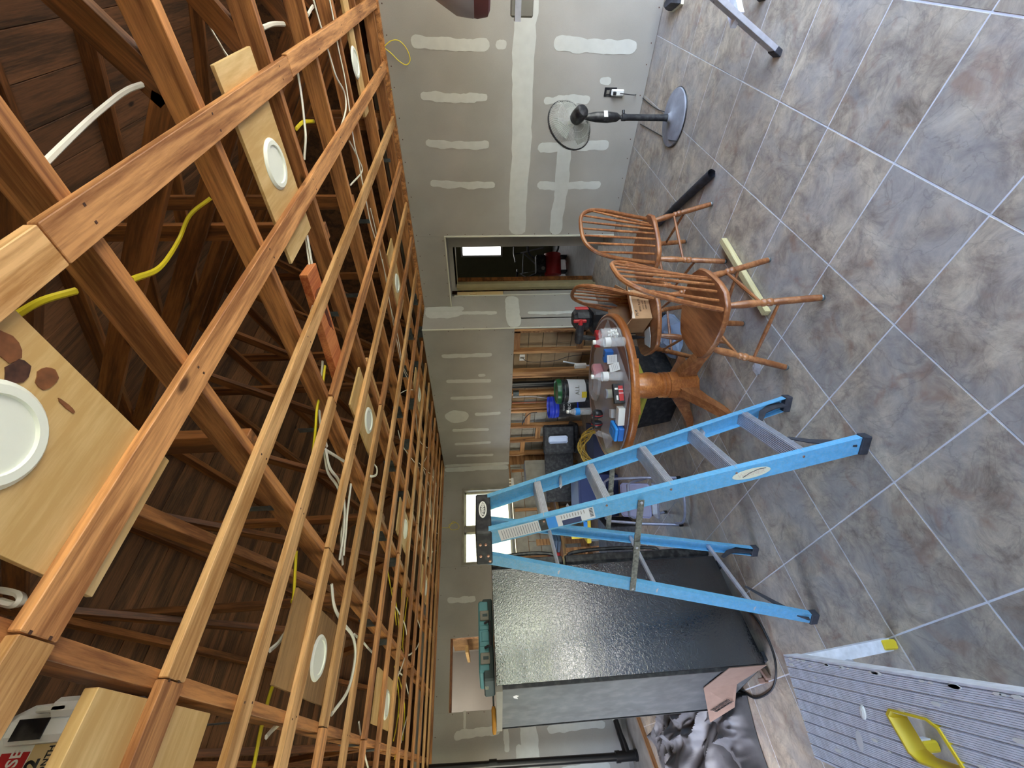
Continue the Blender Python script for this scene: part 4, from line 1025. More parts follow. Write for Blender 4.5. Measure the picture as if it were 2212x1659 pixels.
obj('tub_body', MB().lathe([(.028, 0), (.032, .05)], 20), M['cream'], tj); obj('lid', MB().lathe([(.034, .048), (.034, .058), (.03, .060)], 20), M['alu'], tj)
bl = thing('tool_holder', 'blue plastic tool holder on the right half of the table', 'tool holder', tp(1322, 768), math.radians(15))
obj('holder_body', MB().rbox((0, 0, .03), (.05, .09, .06), .005), M['blue'], bl); obj('hole', MB().lathe([(.008, 0), (.008, .003)], 12, M=Matrix.Translation((0, 0, .059))), M['black'], bl)
for k, (x, y, lab_) in enumerate(((1333, 775, 'printed paper slip standing up near the front rim of the table'), (1338, 790, 'second printed paper slip lying by the front rim of the table'))):
    o = obj('paper_slip', MB().box((0, 0, .035), (.06, .002, .07), M=Matrix.Rotation(math.radians(-35), 4, 'X')), M['paper']); o.location = tp(x, y, .757); o.rotation_euler = (0, 0, math.radians(-40 + 25 * k)); tag(o, lab_, 'paper')
    for j in range(4): obj('printed_line', MB().box((0, -.0013, .015 + j * .012), (.045, .0006, .002), M=Matrix.Rotation(math.radians(-35), 4, 'X')), M['grey'], o)
ps = obj('plastic_bag', MB().loft([[(math.cos(a) * .12 * s_, math.sin(a) * .16 * s_, z) for a in [2 * PI * k / 10 for k in range(10)]] for s_, z in ((1, 0), (.95, .02), (.6, .045), (.2, .05))]), M['film']); ps.location = tp(1288, 830, .756); tag(ps, 'crumpled translucent plastic bag in the middle of the table', 'bag')
rp = obj('plastic_wrap', MB().rbox((0, 0, .04), (.12, .07, .08), .02), M['pinkfilm']); rp.location = tp(1302, 800); tag(rp, 'reddish translucent wrapped package behind the front bottle', 'package')
kn = thing('hand_tool', 'black pliers lying between the blue holder and the front bottle', 'tool', tp(1325, 795), math.radians(70))
obj('jaws', MB().rbox((-.05, 0, .012), (.06, .018, .014), .003), M['steel'], kn)
for s_ in (-1, 1): obj('grip', MB().tube([(-.02, 0, .012), (.02, s_ * .018, .012), (.09, s_ * .022, .012)], [.006, .008, .007], 8), M['black'], kn)
cs = thing('clear_case', 'open clear plastic lid leaning at the left rim of the table', 'case', tp(1315, 945), math.radians(65))
obj('lid_panel', MB().box((0, 0, .05), (.13, .003, .10), M=Matrix.Rotation(math.radians(25), 4, 'X')), M['pet'], cs)
obj('tray_panel', MB().box((0, .03, .006), (.13, .09, .012)), M['pet'], cs)
dr = thing('cordless_drill', 'black and red cordless drill standing at the right end of the table', 'drill', tp(1298, 722), math.radians(100))
obj('drill_body', MB().tube([(-.09, 0, .17), (-.05, 0, .17), (.04, 0, .17), (.07, 0, .17)], [.02, .032, .034, .026], 12), M['blackm'], dr)
obj('grip', MB().tube([(.02, 0, .16), (.03, 0, .10), (.04, 0, .03)], .02, 10), M['black'], dr)
obj('battery', MB().rbox((.04, 0, .022), (.12, .075, .044), .006), M['red'], dr)
obj('chuck', MB().tube([(-.09, 0, .17), (-.13, 0, .17)], [.018, .010], 10), M['red'], dr)
vac = thing('tool_bag', 'black and red zipped bag behind the right end of the table', 'bag', (3.08, 2.44, .0), math.radians(20))
obj('bag_stand', MB().rbox((0, 0, .33), (.30, .22, .66), .02), M['blackm'], vac)
obj('bag_body', MB().rbox((0, 0, .74), (.20, .17, .16), .04), M['blackm'], vac)
obj('red_panel', MB().rbox((.06, -.088, .73), (.07, .012, .12), .004).rbox((-.115, -.02, .78), (.03, .03, .12), .008), M['red'], vac)
# white lamp-like fitting behind
fx = thing('work_light', 'white work light head on a thin metal stand behind the table', 'lamp', (3.02, 2.99, 0))
obj('stand_pole', MB().tube([(0, 0, 0), (0, 0, .62)], .008, 8).tube([(0, 0, .62), (.09, .02, .84)], .008, 8), M['alu'], fx)
obj('stand_leg', MB().tube([(0, 0, .10), (.14, 0, .005)], .006, 6).tube([(0, 0, .10), (-.07, .12, .005)], .006, 6).tube([(0, 0, .10), (-.07, -.12, .005)], .006, 6), M['alu'], fx)
obj('lamp_head', MB().rbox((0, 0, .68), (.04, .05, .12), .006), M['white'], fx)

# tote under the table
tt = thing('storage_tote', 'black plastic tote with a yellow-green lid under the table', 'tote', (2.52, 2.78, 0), math.radians(3))
def trap(a0, b0, z0, a1, b1, z1, mb=None):
    return (mb or MB()).loft([[(-a0, -b0, z0), (a0, -b0, z0), (a0, b0, z0), (-a0, b0, z0)], [(-a1, -b1, z1), (a1, -b1, z1), (a1, b1, z1), (-a1, b1, z1)]])
obj('tote_body', trap(.26, .20, 0, .29, .245, .315), M['blackm'], tt)
obj('lid', MB().rbox((0, 0, .332), (.61, .53, .038), .01), M['lidy'], tt)
obj('front_groove', MB().box((0, -.2205, .16), (.36, .006, .008)), M['black'], tt)
pb = thing('plastic_bag', 'blue-grey clear plastic bag lying under the middle chair', 'bag', (2.72, 2.36, 0))
rd = random.Random(5)
obj('bag_film', MB().loft([[(math.cos(2 * PI * k / 14) * r_ * (1 + rd.uniform(-.2, .2)), math.sin(2 * PI * k / 14) * r_ * .8 * (1 + rd.uniform(-.2, .2)), z * (1 + rd.uniform(-.2, .2))) for k in range(14)] for r_, z in ((.20, .004), (.21, .03), (.16, .08), (.08, .11), (.02, .12))], smooth=False), mat_glass('bluish_film', (.35, .45, .65), .15, .6), pb)
sp = thing('plastic_scrap', 'small crumpled clear plastic scrap beside the nearest chair leg', 'scrap', (1.72, 1.77, .003), .4)
obj('scrap_film', MB().loft([[(math.cos(2 * PI * k / 7) * r_ * (1 + rd.uniform(-.25, .25)), math.sin(2 * PI * k / 7) * r_ * (1 + rd.uniform(-.25, .25)), z) for k in range(7)] for r_, z in ((.045, 0), (.04, .008), (.01, .014))]), M['film'], sp)
stk = obj('wood_stick', MB().rbox((.35, 0, .02), (.70, .036, .038), .002), M['stick']); stk.matrix_local = frame((2.555, 1.375, .004), (1.87, 1.46, .004)); tag(stk, 'pale square wooden stick on the floor under the nearest chair', 'wood stick')
tb2 = thing('black_tube', 'black plastic tube lying on the floor by the farthest chair', 'tube', (0, 0, 0))
pa, pb2 = Vector((3.62, 1.79, .03)), Vector((2.99, 1.105, .03))
d_ = (pb2 - pa).normalized()
obj('tube_wall', MB().tube([pa, pa + d_ * .35, pa + d_ * .36, pb2], [.028, .028, .031, .031], 16, caps=False).tube([pb2, pa], [.027, .024], 16, caps=False), M['rubber'], tb2)

# ------------------------------------------------------------------ pedestal fan
fn = thing('pedestal_fan', 'black pedestal fan with a dusty grey round base by the right wall', 'fan', (3.93, 1.01, 0), 0)
obj('base', MB().lathe([(.205, 0), (.215, .008), (.21, .02), (.12, .034), (.05, .042), (.035, .055), (.03, .07)], 40), M['grey'], fn)
obj('base_rim', MB().lathe([(.2155, .002), (.219, .006), (.2155, .012)], 40, caps=False), M['black'], fn)
obj('pole', MB().lathe([(.030, .05), (.024, .10), (.024, .42), (.027, .425), (.027, .455), (.014, .46), (.014, .50)], 20), M['blackm'], fn)
obj('knob', MB().tube([(.02, -.02, .44), (.04, -.04, .44)], .012, 10), M['black'], fn)
obj('control_neck', MB().loft([[(x * a, y * b, z) for x, y in [(math.cos(2 * PI * k / 16), math.sin(2 * PI * k / 16)) for k in range(16)]] for a, b, z in ((.015, .015, .47), (.032, .034, .50), (.038, .042, .58), (.036, .038, .68), (.022, .022, .76), (.02, .02, .80))], smooth=True), M['black'], fn)
lbm = basis((-.036, -.012, .60), (.6, -.8, 0), (0, 0, 1))
obj('white_sticker', MB().box((0, 0, 0), (.055, .032, .002), M=basis((-.0245, -.031, .60), (.79, -.61, 0), (0, 0, 1))), M['paper'], fn)
# head faces away from the camera, a little to the right and down
hd = Vector((.62, .70, .36)).normalized()
hc_ = Vector((.0, .0, .83))
def hm(o=0): return basis(hc_ + hd * o, hd.orthogonal(), hd.cross(hd.orthogonal()))
Hm = Matrix.Identity(4); ux = hd.orthogonal().normalized(); uy = hd.cross(ux)
for r_ in range(3): Hm[r_][0] = ux[r_]; Hm[r_][1] = uy[r_]; Hm[r_][2] = hd[r_]; Hm[r_][3] = hc_[r_]
obj('motor_housing', MB().lathe([(.02, -.095), (.045, -.09), (.056, -.07), (.058, -.01), (.05, .035), (.03, .04)], 24, M=Hm), M['black'], fn)
RC = .205
obj('guard_rim', MB().tube([(RC * math.cos(a), RC * math.sin(a), .115) for a in [2 * PI * k / 48 for k in range(49)]], .006, 6, M=Hm, caps=False).tube([(RC * math.cos(a), RC * math.sin(a), .125) for a in [2 * PI * k / 48 for k in range(49)]], .004, 6, M=Hm, caps=False), M['black'], fn)
rib = MB()
for k in range(72):
    a = 2 * PI * k / 72; c_, s_ = math.cos(a), math.sin(a)
    for sgn, z0, z1, z2 in ((1, .03, .045, .115), (-1, .20, .19, .125)):
        rib.tube([(.045 * c_, .045 * s_, z0), (.13 * c_, .13 * s_, z1), (.19 * c_, .19 * s_, (z1 + z2) / 2), (RC * c_, RC * s_, z2)], .0016, 3, M=Hm, caps=False)
for r_, z in ((.10, .038), (.15, .055), (.10, .193), (.15, .18)):
    rib.tube([(r_ * math.cos(a), r_ * math.sin(a), z) for a in [2 * PI * k / 36 for k in range(37)]], .0013, 4, M=Hm, caps=False)
o = obj('guard_wires', rib, M['fanwire'], fn); o['kind'] = 'stuff'
for k in range(3):
    b = MB(); a = 2 * PI * k / 3 + .4; rg = []
    for j in range(8):
        t_ = j / 7; rr_ = .03 + .145 * t_; sw = .42 * math.sin(t_ * 2.2) ; wdt = (.35 + .55 * math.sin(min(1, t_ * 1.1) * PI * .62))
        row = []
        for i in range(6):
            u = i / 5 - .5; an = a + sw * .5 + u * wdt * 1.5
            row.append((rr_ * math.cos(an), rr_ * math.sin(an), .085 + u * .05 * (1 - .3 * t_)))
        rg.append(row)
    b.loft(rg, False, True, M=Hm, close=False)
    b.loft([[(x, y, z + .0025) for x, y, z in row] for row in rg], False, True, M=Hm, close=False)
    obj('fan_blade', b, M['fanblade'], fn)
obj('hub', MB().lathe([(.028, .06), (.03, .10), (.02, .12)], 20, M=Hm), M['cream'], fn)

# ------------------------------------------------------------------ blue step ladder
LM = (1.1815, 1.6085); LA = math.atan2(.4695, .883)
ld = thing('step_ladder', 'blue six-foot fibreglass step ladder with black top cap standing in front of the fridge', 'ladder', (LM[0], LM[1], 0), LA)
VC, UC, HW, HD, ZT = .50, -.02, .15, .09, 1.66
def rail(name, foot, top, web, fl_, inward, facing):
    """C-channel: web plane faces sideways (local X), flanges point inward"""
    a = Vector(foot); b = Vector(top); d = (b - a).normalized()
    x = Vector((inward, 0, 0)); x = (x - d * x.dot(d)).normalized(); y = d.cross(x).normalized()
    if y.y < 0: y = -y
    t_ = .004
    prof = [(-0, -web / 2), (fl_, -web / 2), (fl_, -web / 2 + t_), (t_, -web / 2 + t_), (t_, web / 2 - t_), (fl_, web / 2 - t_), (fl_, web / 2), (0, web / 2)]
    r0 = [tuple(a + x * p[0] + y * p[1]) for p in prof]; r1 = [tuple(b + x * p[0] + y * p[1]) for p in prof]
    if (x.cross(y)).dot(d) < 0: r0.reverse(); r1.reverse()
    return obj(name, MB().loft([r0, r1]), M['lad'], ld), (x, y, d)
fr_ = {}
for s_ in (1, -1):
    o, fr_[s_] = rail('front_rail', (s_ * .2585, .0, .03), (UC + s_ * HW * .98, VC - HD + .045, ZT + .05), .078, .032, -s_, 1)
    obj('rubber_shoe', MB().rbox((s_ * .2585 - s_ * .014, .0, .02), (.044, .088, .04), .004), M['rubber'], o)
    o2, _ = rail('rear_rail', (s_ * .2585, .993, .03), (UC + s_ * HW * .98, VC + HD - .03, ZT + .05), .055, .026, -s_, 1)
    obj('rubber_shoe', MB().rbox((s_ * .2585 - s_ * .012, .993, .02), (.04, .064, .04), .004), M['rubber'], o2)
    # curved brace between the foot and the lowest step / bar
    b = MB()
    arc = [(s_ * .232, .0, .05), (s_ * .215, .005, .12), (s_ * .17, .015, .2), (s_ * .10, .03, .255)]
    obj('foot_brace', MB().tube(arc, [.035, .028, .02, .012], 6, flat=.25), M['rubber'], ld)
    obj('foot_brace', MB().tube([(s_ * .246, .985, .05), (s_ * .225, .96, .14), (s_ * .17, .92, .24), (s_ * .11, .90, .315)], [.03, .024, .016, .010], 6, flat=.25), M['rubber'], ld)
def fpt(s_, z):
    f = (z - .03) / (ZT + .02); return Vector((s_ * .2585 + (UC + s_ * HW * .98 - s_ * .2585) * f, (VC - HD + .045) * f, z))
def rpt(s_, z):
    f = (z - .03) / (ZT + .02); return Vector((s_ * .2585 + (UC + s_ * HW * .98 - s_ * .2585) * f, .993 + (VC + HD - .03 - .993) * f, z))
for k in range(1, 6):
    z = .285 * k
    a, b = fpt(1, z), fpt(-1, z); w_ = (a - b).length; c_ = (a + b) / 2
    st = MB().box((0, .0, 0), (w_ - .01, .078, .004)).box((0, -.037, -.016), (w_ - .01, .004, .032)).box((0, .037, -.016), (w_ - .01, .004, .032))
    for j in range(4): st.box((0, -.0405, -.006 - j * .007), (w_ - .01, .004, .003))
    for j in range(8): st.box((0, -.032 + j * .009, .003), (w_ - .01, .003, .002))
    o = obj('step', st, M['alu'], ld); o.location = c_
    for s_ in (-1, 1): obj('rivet', MB().lathe([(.006, 0), (.005, .003), (.0005, .004)], 10, M=Matrix.Translation((s_ * (w_ / 2 + .0), -.02, -.005)) @ Matrix.Rotation(s_ * PI / 2, 4, 'Y')), M['copper'], o)
for z in (.34, .85, 1.34):
    a, b = rpt(1, z), rpt(-1, z)
    obj('rear_bar', MB().tube([a, b], .010, 6, flat=1.5), M['alu'], ld)
for s_ in (-1, 1):
    for (z0, z1, w_) in ((1.40, 1.29, .09), (.62, .50, .05)):
        a = fpt(s_, z0 - .12); b = fpt(s_, z1 + .0) + Vector((-s_ * w_, 0, .005))
        obj('gusset', MB().tube([a, b], .008, 4, flat=1.8), M['alu'], ld)
    # folding spreader
    a = fpt(s_, .985) + Vector((s_ * .012, 0, 0)); b = rpt(s_, .985) + Vector((s_ * .012, 0, 0)); m_ = (a + b) / 2 + Vector((0, 0, -.0))
    sp_ = obj('spreader_bar', MB().box(((m_ - a).length / 2 + .01, 0, 0), ((m_ - a).length + .04, .006, .028), M=frame(a, m_)).box(((b - m_).length / 2 - .01, .007, 0), ((b - m_).length + .04, .006, .028), M=frame(m_, b)), M['alu_splat'], ld)
    for q in (a, m_, b): obj('rivet', MB().lathe([(.007, 0), (.006, .004), (.0005, .005)], 10, M=Matrix.Translation(q + Vector((s_ * .006, 0, 0))) @ Matrix.Rotation(s_ * PI / 2, 4, 'Y')), M['alu'], sp_)
cap = obj('top_cap', MB().rbox((UC, VC, 1.698), (HW * 2 + .012, HD * 2 + .01, .076), .008), M['blackm'], ld)
ring = [(.068 * math.cos(2 * PI * k / 32), .020 * math.sin(2 * PI * k / 32)) for k in range(32)]
LF = basis((UC + .015, VC - HD - .0065, 1.70), (1, 0, 0), (0, 0, 1))
obj('logo_oval', MB().prism(ring, 0, .0012, M=LF), M['white'], cap, world=False)
obj('logo_field', MB().prism([(x * .82, y * .68) for x, y in ring], .0012, .002, M=LF), M['black'], cap)
text('lettering', 'WERNER', .026, M['white'], cap, LF @ Matrix.Translation((0, 0, .0022)), bold=.0008)
for x, z in ((-.035, 1.715), (-.035, 1.69), (.03, 1.715), (.03, 1.68), (.06, 1.672)):
    obj('rivet', MB().lathe([(.007, 0), (.006, .003), (.0005, .004)], 12, M=Matrix.Translation((UC - HW - .006, VC + x + .01, z)) @ Matrix.Rotation(-PI / 2, 4, 'Y')), M['copper'], cap)
# labels on the near rail (outer web faces -X of the ladder)
x_, y_, d_ = fr_[-1]
def onrail(z, dy=0.0): return fpt(-1, z) - x_ * .0012 + y_ * dy
nrm = -x_
def railbox(z0, z1, y0, y1, m, name, t_=.001, lift=0.0):
    a = onrail(z0); b = onrail(z1); L = (b - a).length
    m4 = basis(onrail(z0) + nrm * lift, d_, y_)
    return obj(name, MB().box((L / 2, (y0 + y1) / 2, 0), (L, y1 - y0, t_), M=m4), M[m], ld), m4, L
l1, m4, L = railbox(1.44, 1.625, -.030, .030, 'paper', 'warning_label')
for j in range(16): obj('printed_line', MB().box((L * (j + .6) / 17, 0, 0), (.003, .048, .0008), M=m4 @ Matrix.Translation((0, 0, (-.0012 if m4.col[2].xyz.dot(nrm) < 0 else .0012)))), M['grey'], l1)
sg = 1 if m4.col[2].xyz.dot(nrm) > 0 else -1
railbox(1.405, 1.438, -.030, .030, 'black', 'brand_tag'); railbox(1.36, 1.404, -.030, .030, 'bright_blue', 'size_tag')
l2, m5, L2 = railbox(1.19, 1.36, -.030, .030, 'paper', 'product_label'); 
for a0, a1, y0, y1, mm in ((.10, .30, .0, .022, 'latch'), (.35, .5, .004, .022, 'latch'), (.72, .82, .0, .024, 'black'), (.86, .97, -.02, .02, 'latch')):
    pass
obj('blue_panel', MB().box((L2 * .62, (.016) * 1, 0), (L2 * .5, .028, .0008), M=m5 @ Matrix.Translation((0, 0, sg * .0012))), M['navy'], l2)
for j in range(6): obj('barcode_bar', MB().box((L2 * .08, -.024 + j * .008, 0), (.016, .003, .0008), M=m5 @ Matrix.Translation((0, 0, sg * .0012))), M['black'], l2)
for j in range(9): obj('printed_line', MB().box((L2 * (.26 + j * .075), -.016, 0), (.003, .018, .0008), M=m5 @ Matrix.Translation((0, 0, sg * .0012))), M['latch'], l2)
# oval sticker lower on the rail
q4 = basis(onrail(.50) + nrm * .001, d_, y_)
ov = [(.085 * math.cos(2 * PI * k / 32), .024 * math.sin(2 * PI * k / 32)) for k in range(32)]
s2 = obj('oval_sticker', MB().prism(ov, -.0008, .0008, M=q4), M['cream'], ld)
qt = basis(onrail(.50) + nrm * .0025, -d_, Vector(nrm).cross(-d_))
text('lettering', 'WERNER', .030, M['tape'], s2, qt, extrude=.0006, bold=.0004)
obj('swoosh', MB().tube([(.065, .012, 0), (.03, .014, 0), (-.01, .004, 0), (-.04, -.01, 0)], .0016, 5, M=qt), M['black'], s2)

# ------------------------------------------------------------------ fridge
FA = math.atan2(.126, .780)
fg = thing('refrigerator', 'black refrigerator seen from its pebbled side with its dusty metal back', 'refrigerator', (.393, 2.953, 0), FA)
FW, FDp, FH = .70, .78, 1.66
obj('side_panel', MB().rbox((FW / 2 - .0, FDp / 2, FH / 2 + .02), (FW, FDp, FH - .04), .004), M['fridge'], fg)
obj('back_panel', MB().box((-.006, FDp / 2, FH / 2 + .03), (.012, FDp - .03, FH - .08)), M['fridge_back'], fg)
obj('top_lip', MB().box((-.012, FDp / 2, FH - .018), (.03, FDp, .036)), M['latch'], fg)
obj('rear_flange', MB().box((-.008, .006, FH / 2 + .02), (.02, .010, FH - .05)).box((-.008, FDp - .006, FH / 2 + .02), (.02, .010, FH - .05)), M['blackm'], fg)
for z0, z1 in ((.06, 1.13), (1.145, 1.66)):
    d1 = obj('door', MB().rbox((FW + .045, FDp / 2, (z0 + z1) / 2), (.07, FDp, z1 - z0), .012), M['black'], fg)
    obj('gasket', MB().box((FW + .006, FDp / 2, (z0 + z1) / 2), (.012, FDp - .03, z1 - z0 - .02)), M['rubber'], d1)
    zz = (z0 + z1) / 2
    if z0 < .5: hp = [(FW + .08, .06, 1.10), (FW + .125, .06, 1.05), (FW + .14, .06, .8), (FW + .125, .06, .45), (FW + .08, .06, .40)]
    else: hp = [(FW + .08, .06, 1.17), (FW + .125, .06, 1.22), (FW + .14, .06, 1.40), (FW + .12, .06, 1.60), (FW + .08, .06, 1.63)]
    obj('handle', MB().tube(smooth_path(hp, 5), .014, 10, flat=.8), M['black'], d1)
obj('foot', MB().box((.05, .05, .0105), (.05, .05, .021)).box((FW - .05, .05, .0105), (.05, .05, .021)).box((.05, FDp - .05, .0105), (.05, .05, .021)), M['rubber'], fg)
obj('torn_sticker', MB().prism([(.0, .0), (.03, .008), (.05, -.004), (.07, .012), (.05, .03), (.02, .026)], 0, .001, M=basis((-.0125, .20, 1.53), (0, -1, 0), (0, 0, 1))), M['paper'], fg)
cable('black fridge cord looped on the floor behind the fridge', [at(1610, 1310, Z=.006), at(1640, 1345, Z=.006), at(1665, 1395, Z=.006), at(1676, 1440, Z=.006), at(1672, 1480, Z=.006), at(1655, 1500, Z=.006), at(1630, 1508, Z=.006), at(1605, 1495, Z=.006), at(1583, 1488, Z=.02)], .006, 'nmk', 1, name='power_cord', cat='cord')
# tool case and tools on top of the fridge
tc_ = thing('tool_case', 'teal power tool case lying on top of the fridge', 'tool case', (.45, 3.14, FH + .004), FA)
obj('case_bottom', MB().rbox((.25, .15, .035), (.50, .30, .07), .012), M['tealdark'], tc_)
obj('case_lid', MB().rbox((.265, .15, .062), (.44, .304, .072), .012), M['teal'], tc_)
for x in (.12, .38):
    o = obj('latch', MB().rbox((x, -.008, .056), (.065, .016, .062), .005), M['latch'], tc_)
    obj('latch_slot', MB().box((x, -.0165, .052), (.018, .003, .034)), M['tealdark'], o)
obj('handle', MB().tube([(.18, -.01, .055), (.18, -.035, .035), (.18, -.038, .020), (.33, -.038, .020), (.33, -.035, .035), (.33, -.01, .055)], .008, 8), M['rubber'], tc_)
obj('rib', MB().rbox((.205, -.002, .055), (.03, .012, .07), .003).rbox((.305, -.002, .055), (.03, .012, .07), .003).rbox((.25, -.002, .052), (.06, .010, .05), .003), M['teal'], tc_)
text('lettering', 'FXT', .03, M['cream'], tc_, basis((-.0015, .12, .05), (0, -1, 0), (0, 0, 1)))
ht = thing('wood_handled_tool', 'slim tool with a golden wooden handle on the fridge top beside the case', 'tool', (.36, 3.50, FH + .018), math.radians(160))
obj('handle', MB().tube([(0, 0, 0), (.02, 0, 0), (.13, 0, 0), (.15, 0, 0)], [.010, .015, .014, .011], 12), M['handle_o'], ht)
obj('shaft', MB().tube([(0, 0, 0), (-.10, 0, .0)], .006, 8), M['steel'], ht)
# brown perforated cardboard and scraps
kb = thing('cardboard_insert', 'brown bent cardboard with herringbone slots leaning at the bottom of the fridge back', 'cardboard', (.2, 3.2, 0))
a_, b_, c_, d_, e_, f_ = deep(1520, 1487, 2.66), deep(1592, 1478, 2.66), deep(1587, 1528, 2.74), deep(1534, 1561, 2.84), deep(1576, 1444, 2.46), deep(1657, 1437, 2.49)
def thick(q, t=.004):
    q = [Vector(p) for p in q]; n_ = (q[1] - q[0]).cross(q[2] - q[0]).normalized() * t
    return MB().loft([[tuple(p) for p in q], [tuple(p + n_) for p in q]])
obj('slotted_panel', thick([a_, b_, c_, d_]), M['kraft'], kb, world=True)
obj('upper_flap', thick([e_, f_, b_, a_]), M['kraft'], kb, world=True)
sl_ = MB(); ux_ = (c_ - d_).normalized(); nn_ = (b_ - a_).cross(d_ - a_).normalized()
if nn_.dot(Vector((0, 0, CAM_H)) - a_) < 0: nn_ = -nn_
uy_ = nn_.cross(ux_)
if uy_.dot(a_ - d_) < 0: uy_ = -uy_
ctr = d_.lerp(c_, .5).lerp(a_.lerp(b_, .5), .36) + nn_ * .004
for j in range(12):
    for i_ in range(3):
        p_ = ctr + ux_ * ((j - 5.5) * .0135) + uy_ * ((i_ - 1) * .020)
        dd = (ux_ * (.5 if i_ % 2 else -.5) + uy_).normalized()
        sl_.box((0, 0, 0), (.018, .0045, .002), M=basis(p_, dd, nn_.cross(dd)))
o = obj('slots', sl_, M['black'], kb, world=True); o['kind'] = 'stuff'
for k, (x, y) in enumerate(((1652, 1455), (1648, 1470))):
    q = at(x, y, Z=.02); o = obj('bracket', MB().rbox((0, 0, .015), (.07, .03, .03), .006), M['kraft']); o.location = (q.x, q.y, .003); o.rotation_euler = (0, 0, .5 + k)
    tag(o, ['brown cardboard corner piece nearest the fridge corner', 'second brown cardboard corner piece behind the fridge cord'][k], 'cardboard')

# ------------------------------------------------------------------ tarp heap
tp_ = thing('tarp', 'crumpled silver-grey tarpaulin heaped on the floor behind the fridge', 'tarp', (.05, 4.55, 0))
def tarp(nx, ny, w, d, ht_, seed, rot, ox, oy, rough_):
    b = MB(); rows = []
    for j in range(ny):
        row = []
        for i in range(nx):
            u = i / (nx - 1) * 2 - 1; v = j / (ny - 1) * 2 - 1
            e = max(0, 1 - max(abs(u) ** 3, abs(v) ** 3))
            p = Vector((u * w * 2.6 + seed + v * d * .9, v * d * 1.1 - u * w * .5, seed * 1.7))
            n1 = 1 - abs(mn.noise(p * 1.1)) * 2.2; n2 = 1 - abs(mn.noise(p * 2.6)) * 2; n3 = 1 - abs(mn.noise(p * 7)) * 2
            z = .006 + max(0, e) ** .6 * ht_ * (.25 + .5 * max(0, n1) + .36 * n2 + .09 * n3)
            x = u * w + .10 * mn.noise(p + Vector((9, 0, 0))) * 1.2; y = v * d + .10 * mn.noise(p + Vector((0, 9, 0))) * 1.2
            row.append((ox + x * math.cos(rot) - y * math.sin(rot), oy + x * math.sin(rot) + y * math.cos(rot), max(.004, z)))
        rows.append(row)
    return b.loft(rows, False, True, close=False)
obj('folded_sheet', tarp(90, 120, .40, .90, .26, 1.3, .15, -.02, .12, 1), M['tarp'], tp_)
obj('loose_sheet', tarp(70, 70, .24, .42, .16, 5.1, -.2, .08, -.72, 1), M['tarp'], tp_)
gm = at(1600, 1556, Z=.03)
gr = obj('grommet', MB().lathe([(.010, 0), (.018, 0), (.018, .003), (.010, .003)], 20, caps=False), M['alu'], tp_); gr.location = (gm.x - .05, gm.y - 4.55, .045)

# ------------------------------------------------------------------ drain pipe
pp = thing('drain_pipe', 'black vertical drain pipe with a low tee in front of the far wall', 'pipe', (.10, 6.56, 0))
obj('riser', MB().tube([(0, 0, .24), (.05, 0, 2.44)], .041, 20), M['pipe'], pp)
obj('coupling', MB().tube([(.036, 0, 1.66), (.038, 0, 1.75)], .050, 20), M['pipe'], pp)
obj('tee', MB().tube([(0, 0, .03), (0, 0, .26)], .052, 20).tube([(0, 0, .13), (.12, .03, .14), (.22, .05, .16)], [.045, .040, .034], 16).tube([(0, 0, .22), (.0, 0, .27)], .058, 20).tube([(0, 0, .0), (0, 0, .045)], .060, 20), M['pipe'], pp)
obj('stub', MB().tube([(.20, .05, .155), (.34, .09, .17)], .034, 16), M['pipe'], pp)
obj('cap', MB().tube([(.34, .09, .17), (.39, .10, .175)], .034, 16), M['cream'], pp)

# black stack pipe in the kitchen wall
sp2 = thing('vent_pipe', 'thick black vertical pipe between the studs of the kitchen wall', 'pipe', (XK + .05, 4.68, 0))
obj('pipe_run', MB().tube([(0, 0, 0), (0, 0, 1.235)], .052, 20), M['pipe'], sp2)
obj('hub_joint', MB().tube([(0, 0, .50), (0, 0, .60)], .060, 20), M['rubber'], sp2)
jb = obj('junction_box', MB().rbox((0, 0, 0), (.05, .09, .09), .003), M['steel']); jb.location = (XK + .02, 4.84, 1.17); tag(jb, 'grey metal junction box beside the black vent pipe', 'junction box')
cp = obj('water_pipe', MB().tube([(0, 0, 0), (0, 0, .62)], .008, 8), plain('copper', C('#8A4A36'), .4, .6)); cp.location = (XK + .03, 5.08, .60); tag(cp, 'thin reddish copper pipe between the kitchen studs', 'pipe')

# ------------------------------------------------------------------ buckets on the far side of the table
def bucket(name, label, loc, h, r0, r1, m, cat='bucket'):
    t = thing(name, label, cat, loc)
    obj('bucket_body', MB().lathe([(r0, 0), (r0 + .002, .01), (r1 - .004, h - .10), (r1, h - .10), (r1, h - .085), (r1 - .003, h - .08), (r1 + .004, h - .055), (r1 + .004, h - .045), (r1, h - .04), (r1 + .002, h), (r1 - .004, h), (r0 - .004, .015)], 32, caps=True), M[m], t)
    return t
pl = thing('low_crate', 'dark low crate under the buckets behind the table', 'crate', (3.60, 4.15, 0), math.radians(50))
obj('crate_body', MB().rbox((0, 0, .19), (1.05, .34, .37), .01), M['blackm'], pl)
gb = bucket('paint_bucket', 'black bucket with green lid and white printed label behind the table', (3.46, 3.86, .376), .40, .135, .15, 'black')
obj('green_lid', MB().lathe([(.150, .345), (.158, .35), (.158, .375), (.152, .40), (.135, .402), (.13, .392), (.001, .392)], 32), M['green'], gb)
obj('paper_label', MB().lathe([(.1385, .05), (.148, .265)], 32, caps=False), M['paper'], gb)
text('lettering', 'ALL', .07, M['latch'], gb, basis((-.094, -.112, .16), (.77, -.64, 0), (0, 0, 1)), extrude=.001)
yb = obj('price_tag', MB().box((0, 0, .03), (.075, .003, .06)), M['yellow'], gb); yb.matrix_local = basis((-.135, -.075, .05), (.5, -.86, 0), (0, 0, 1)) @ Matrix.Rotation(-PI / 2, 4, 'X')
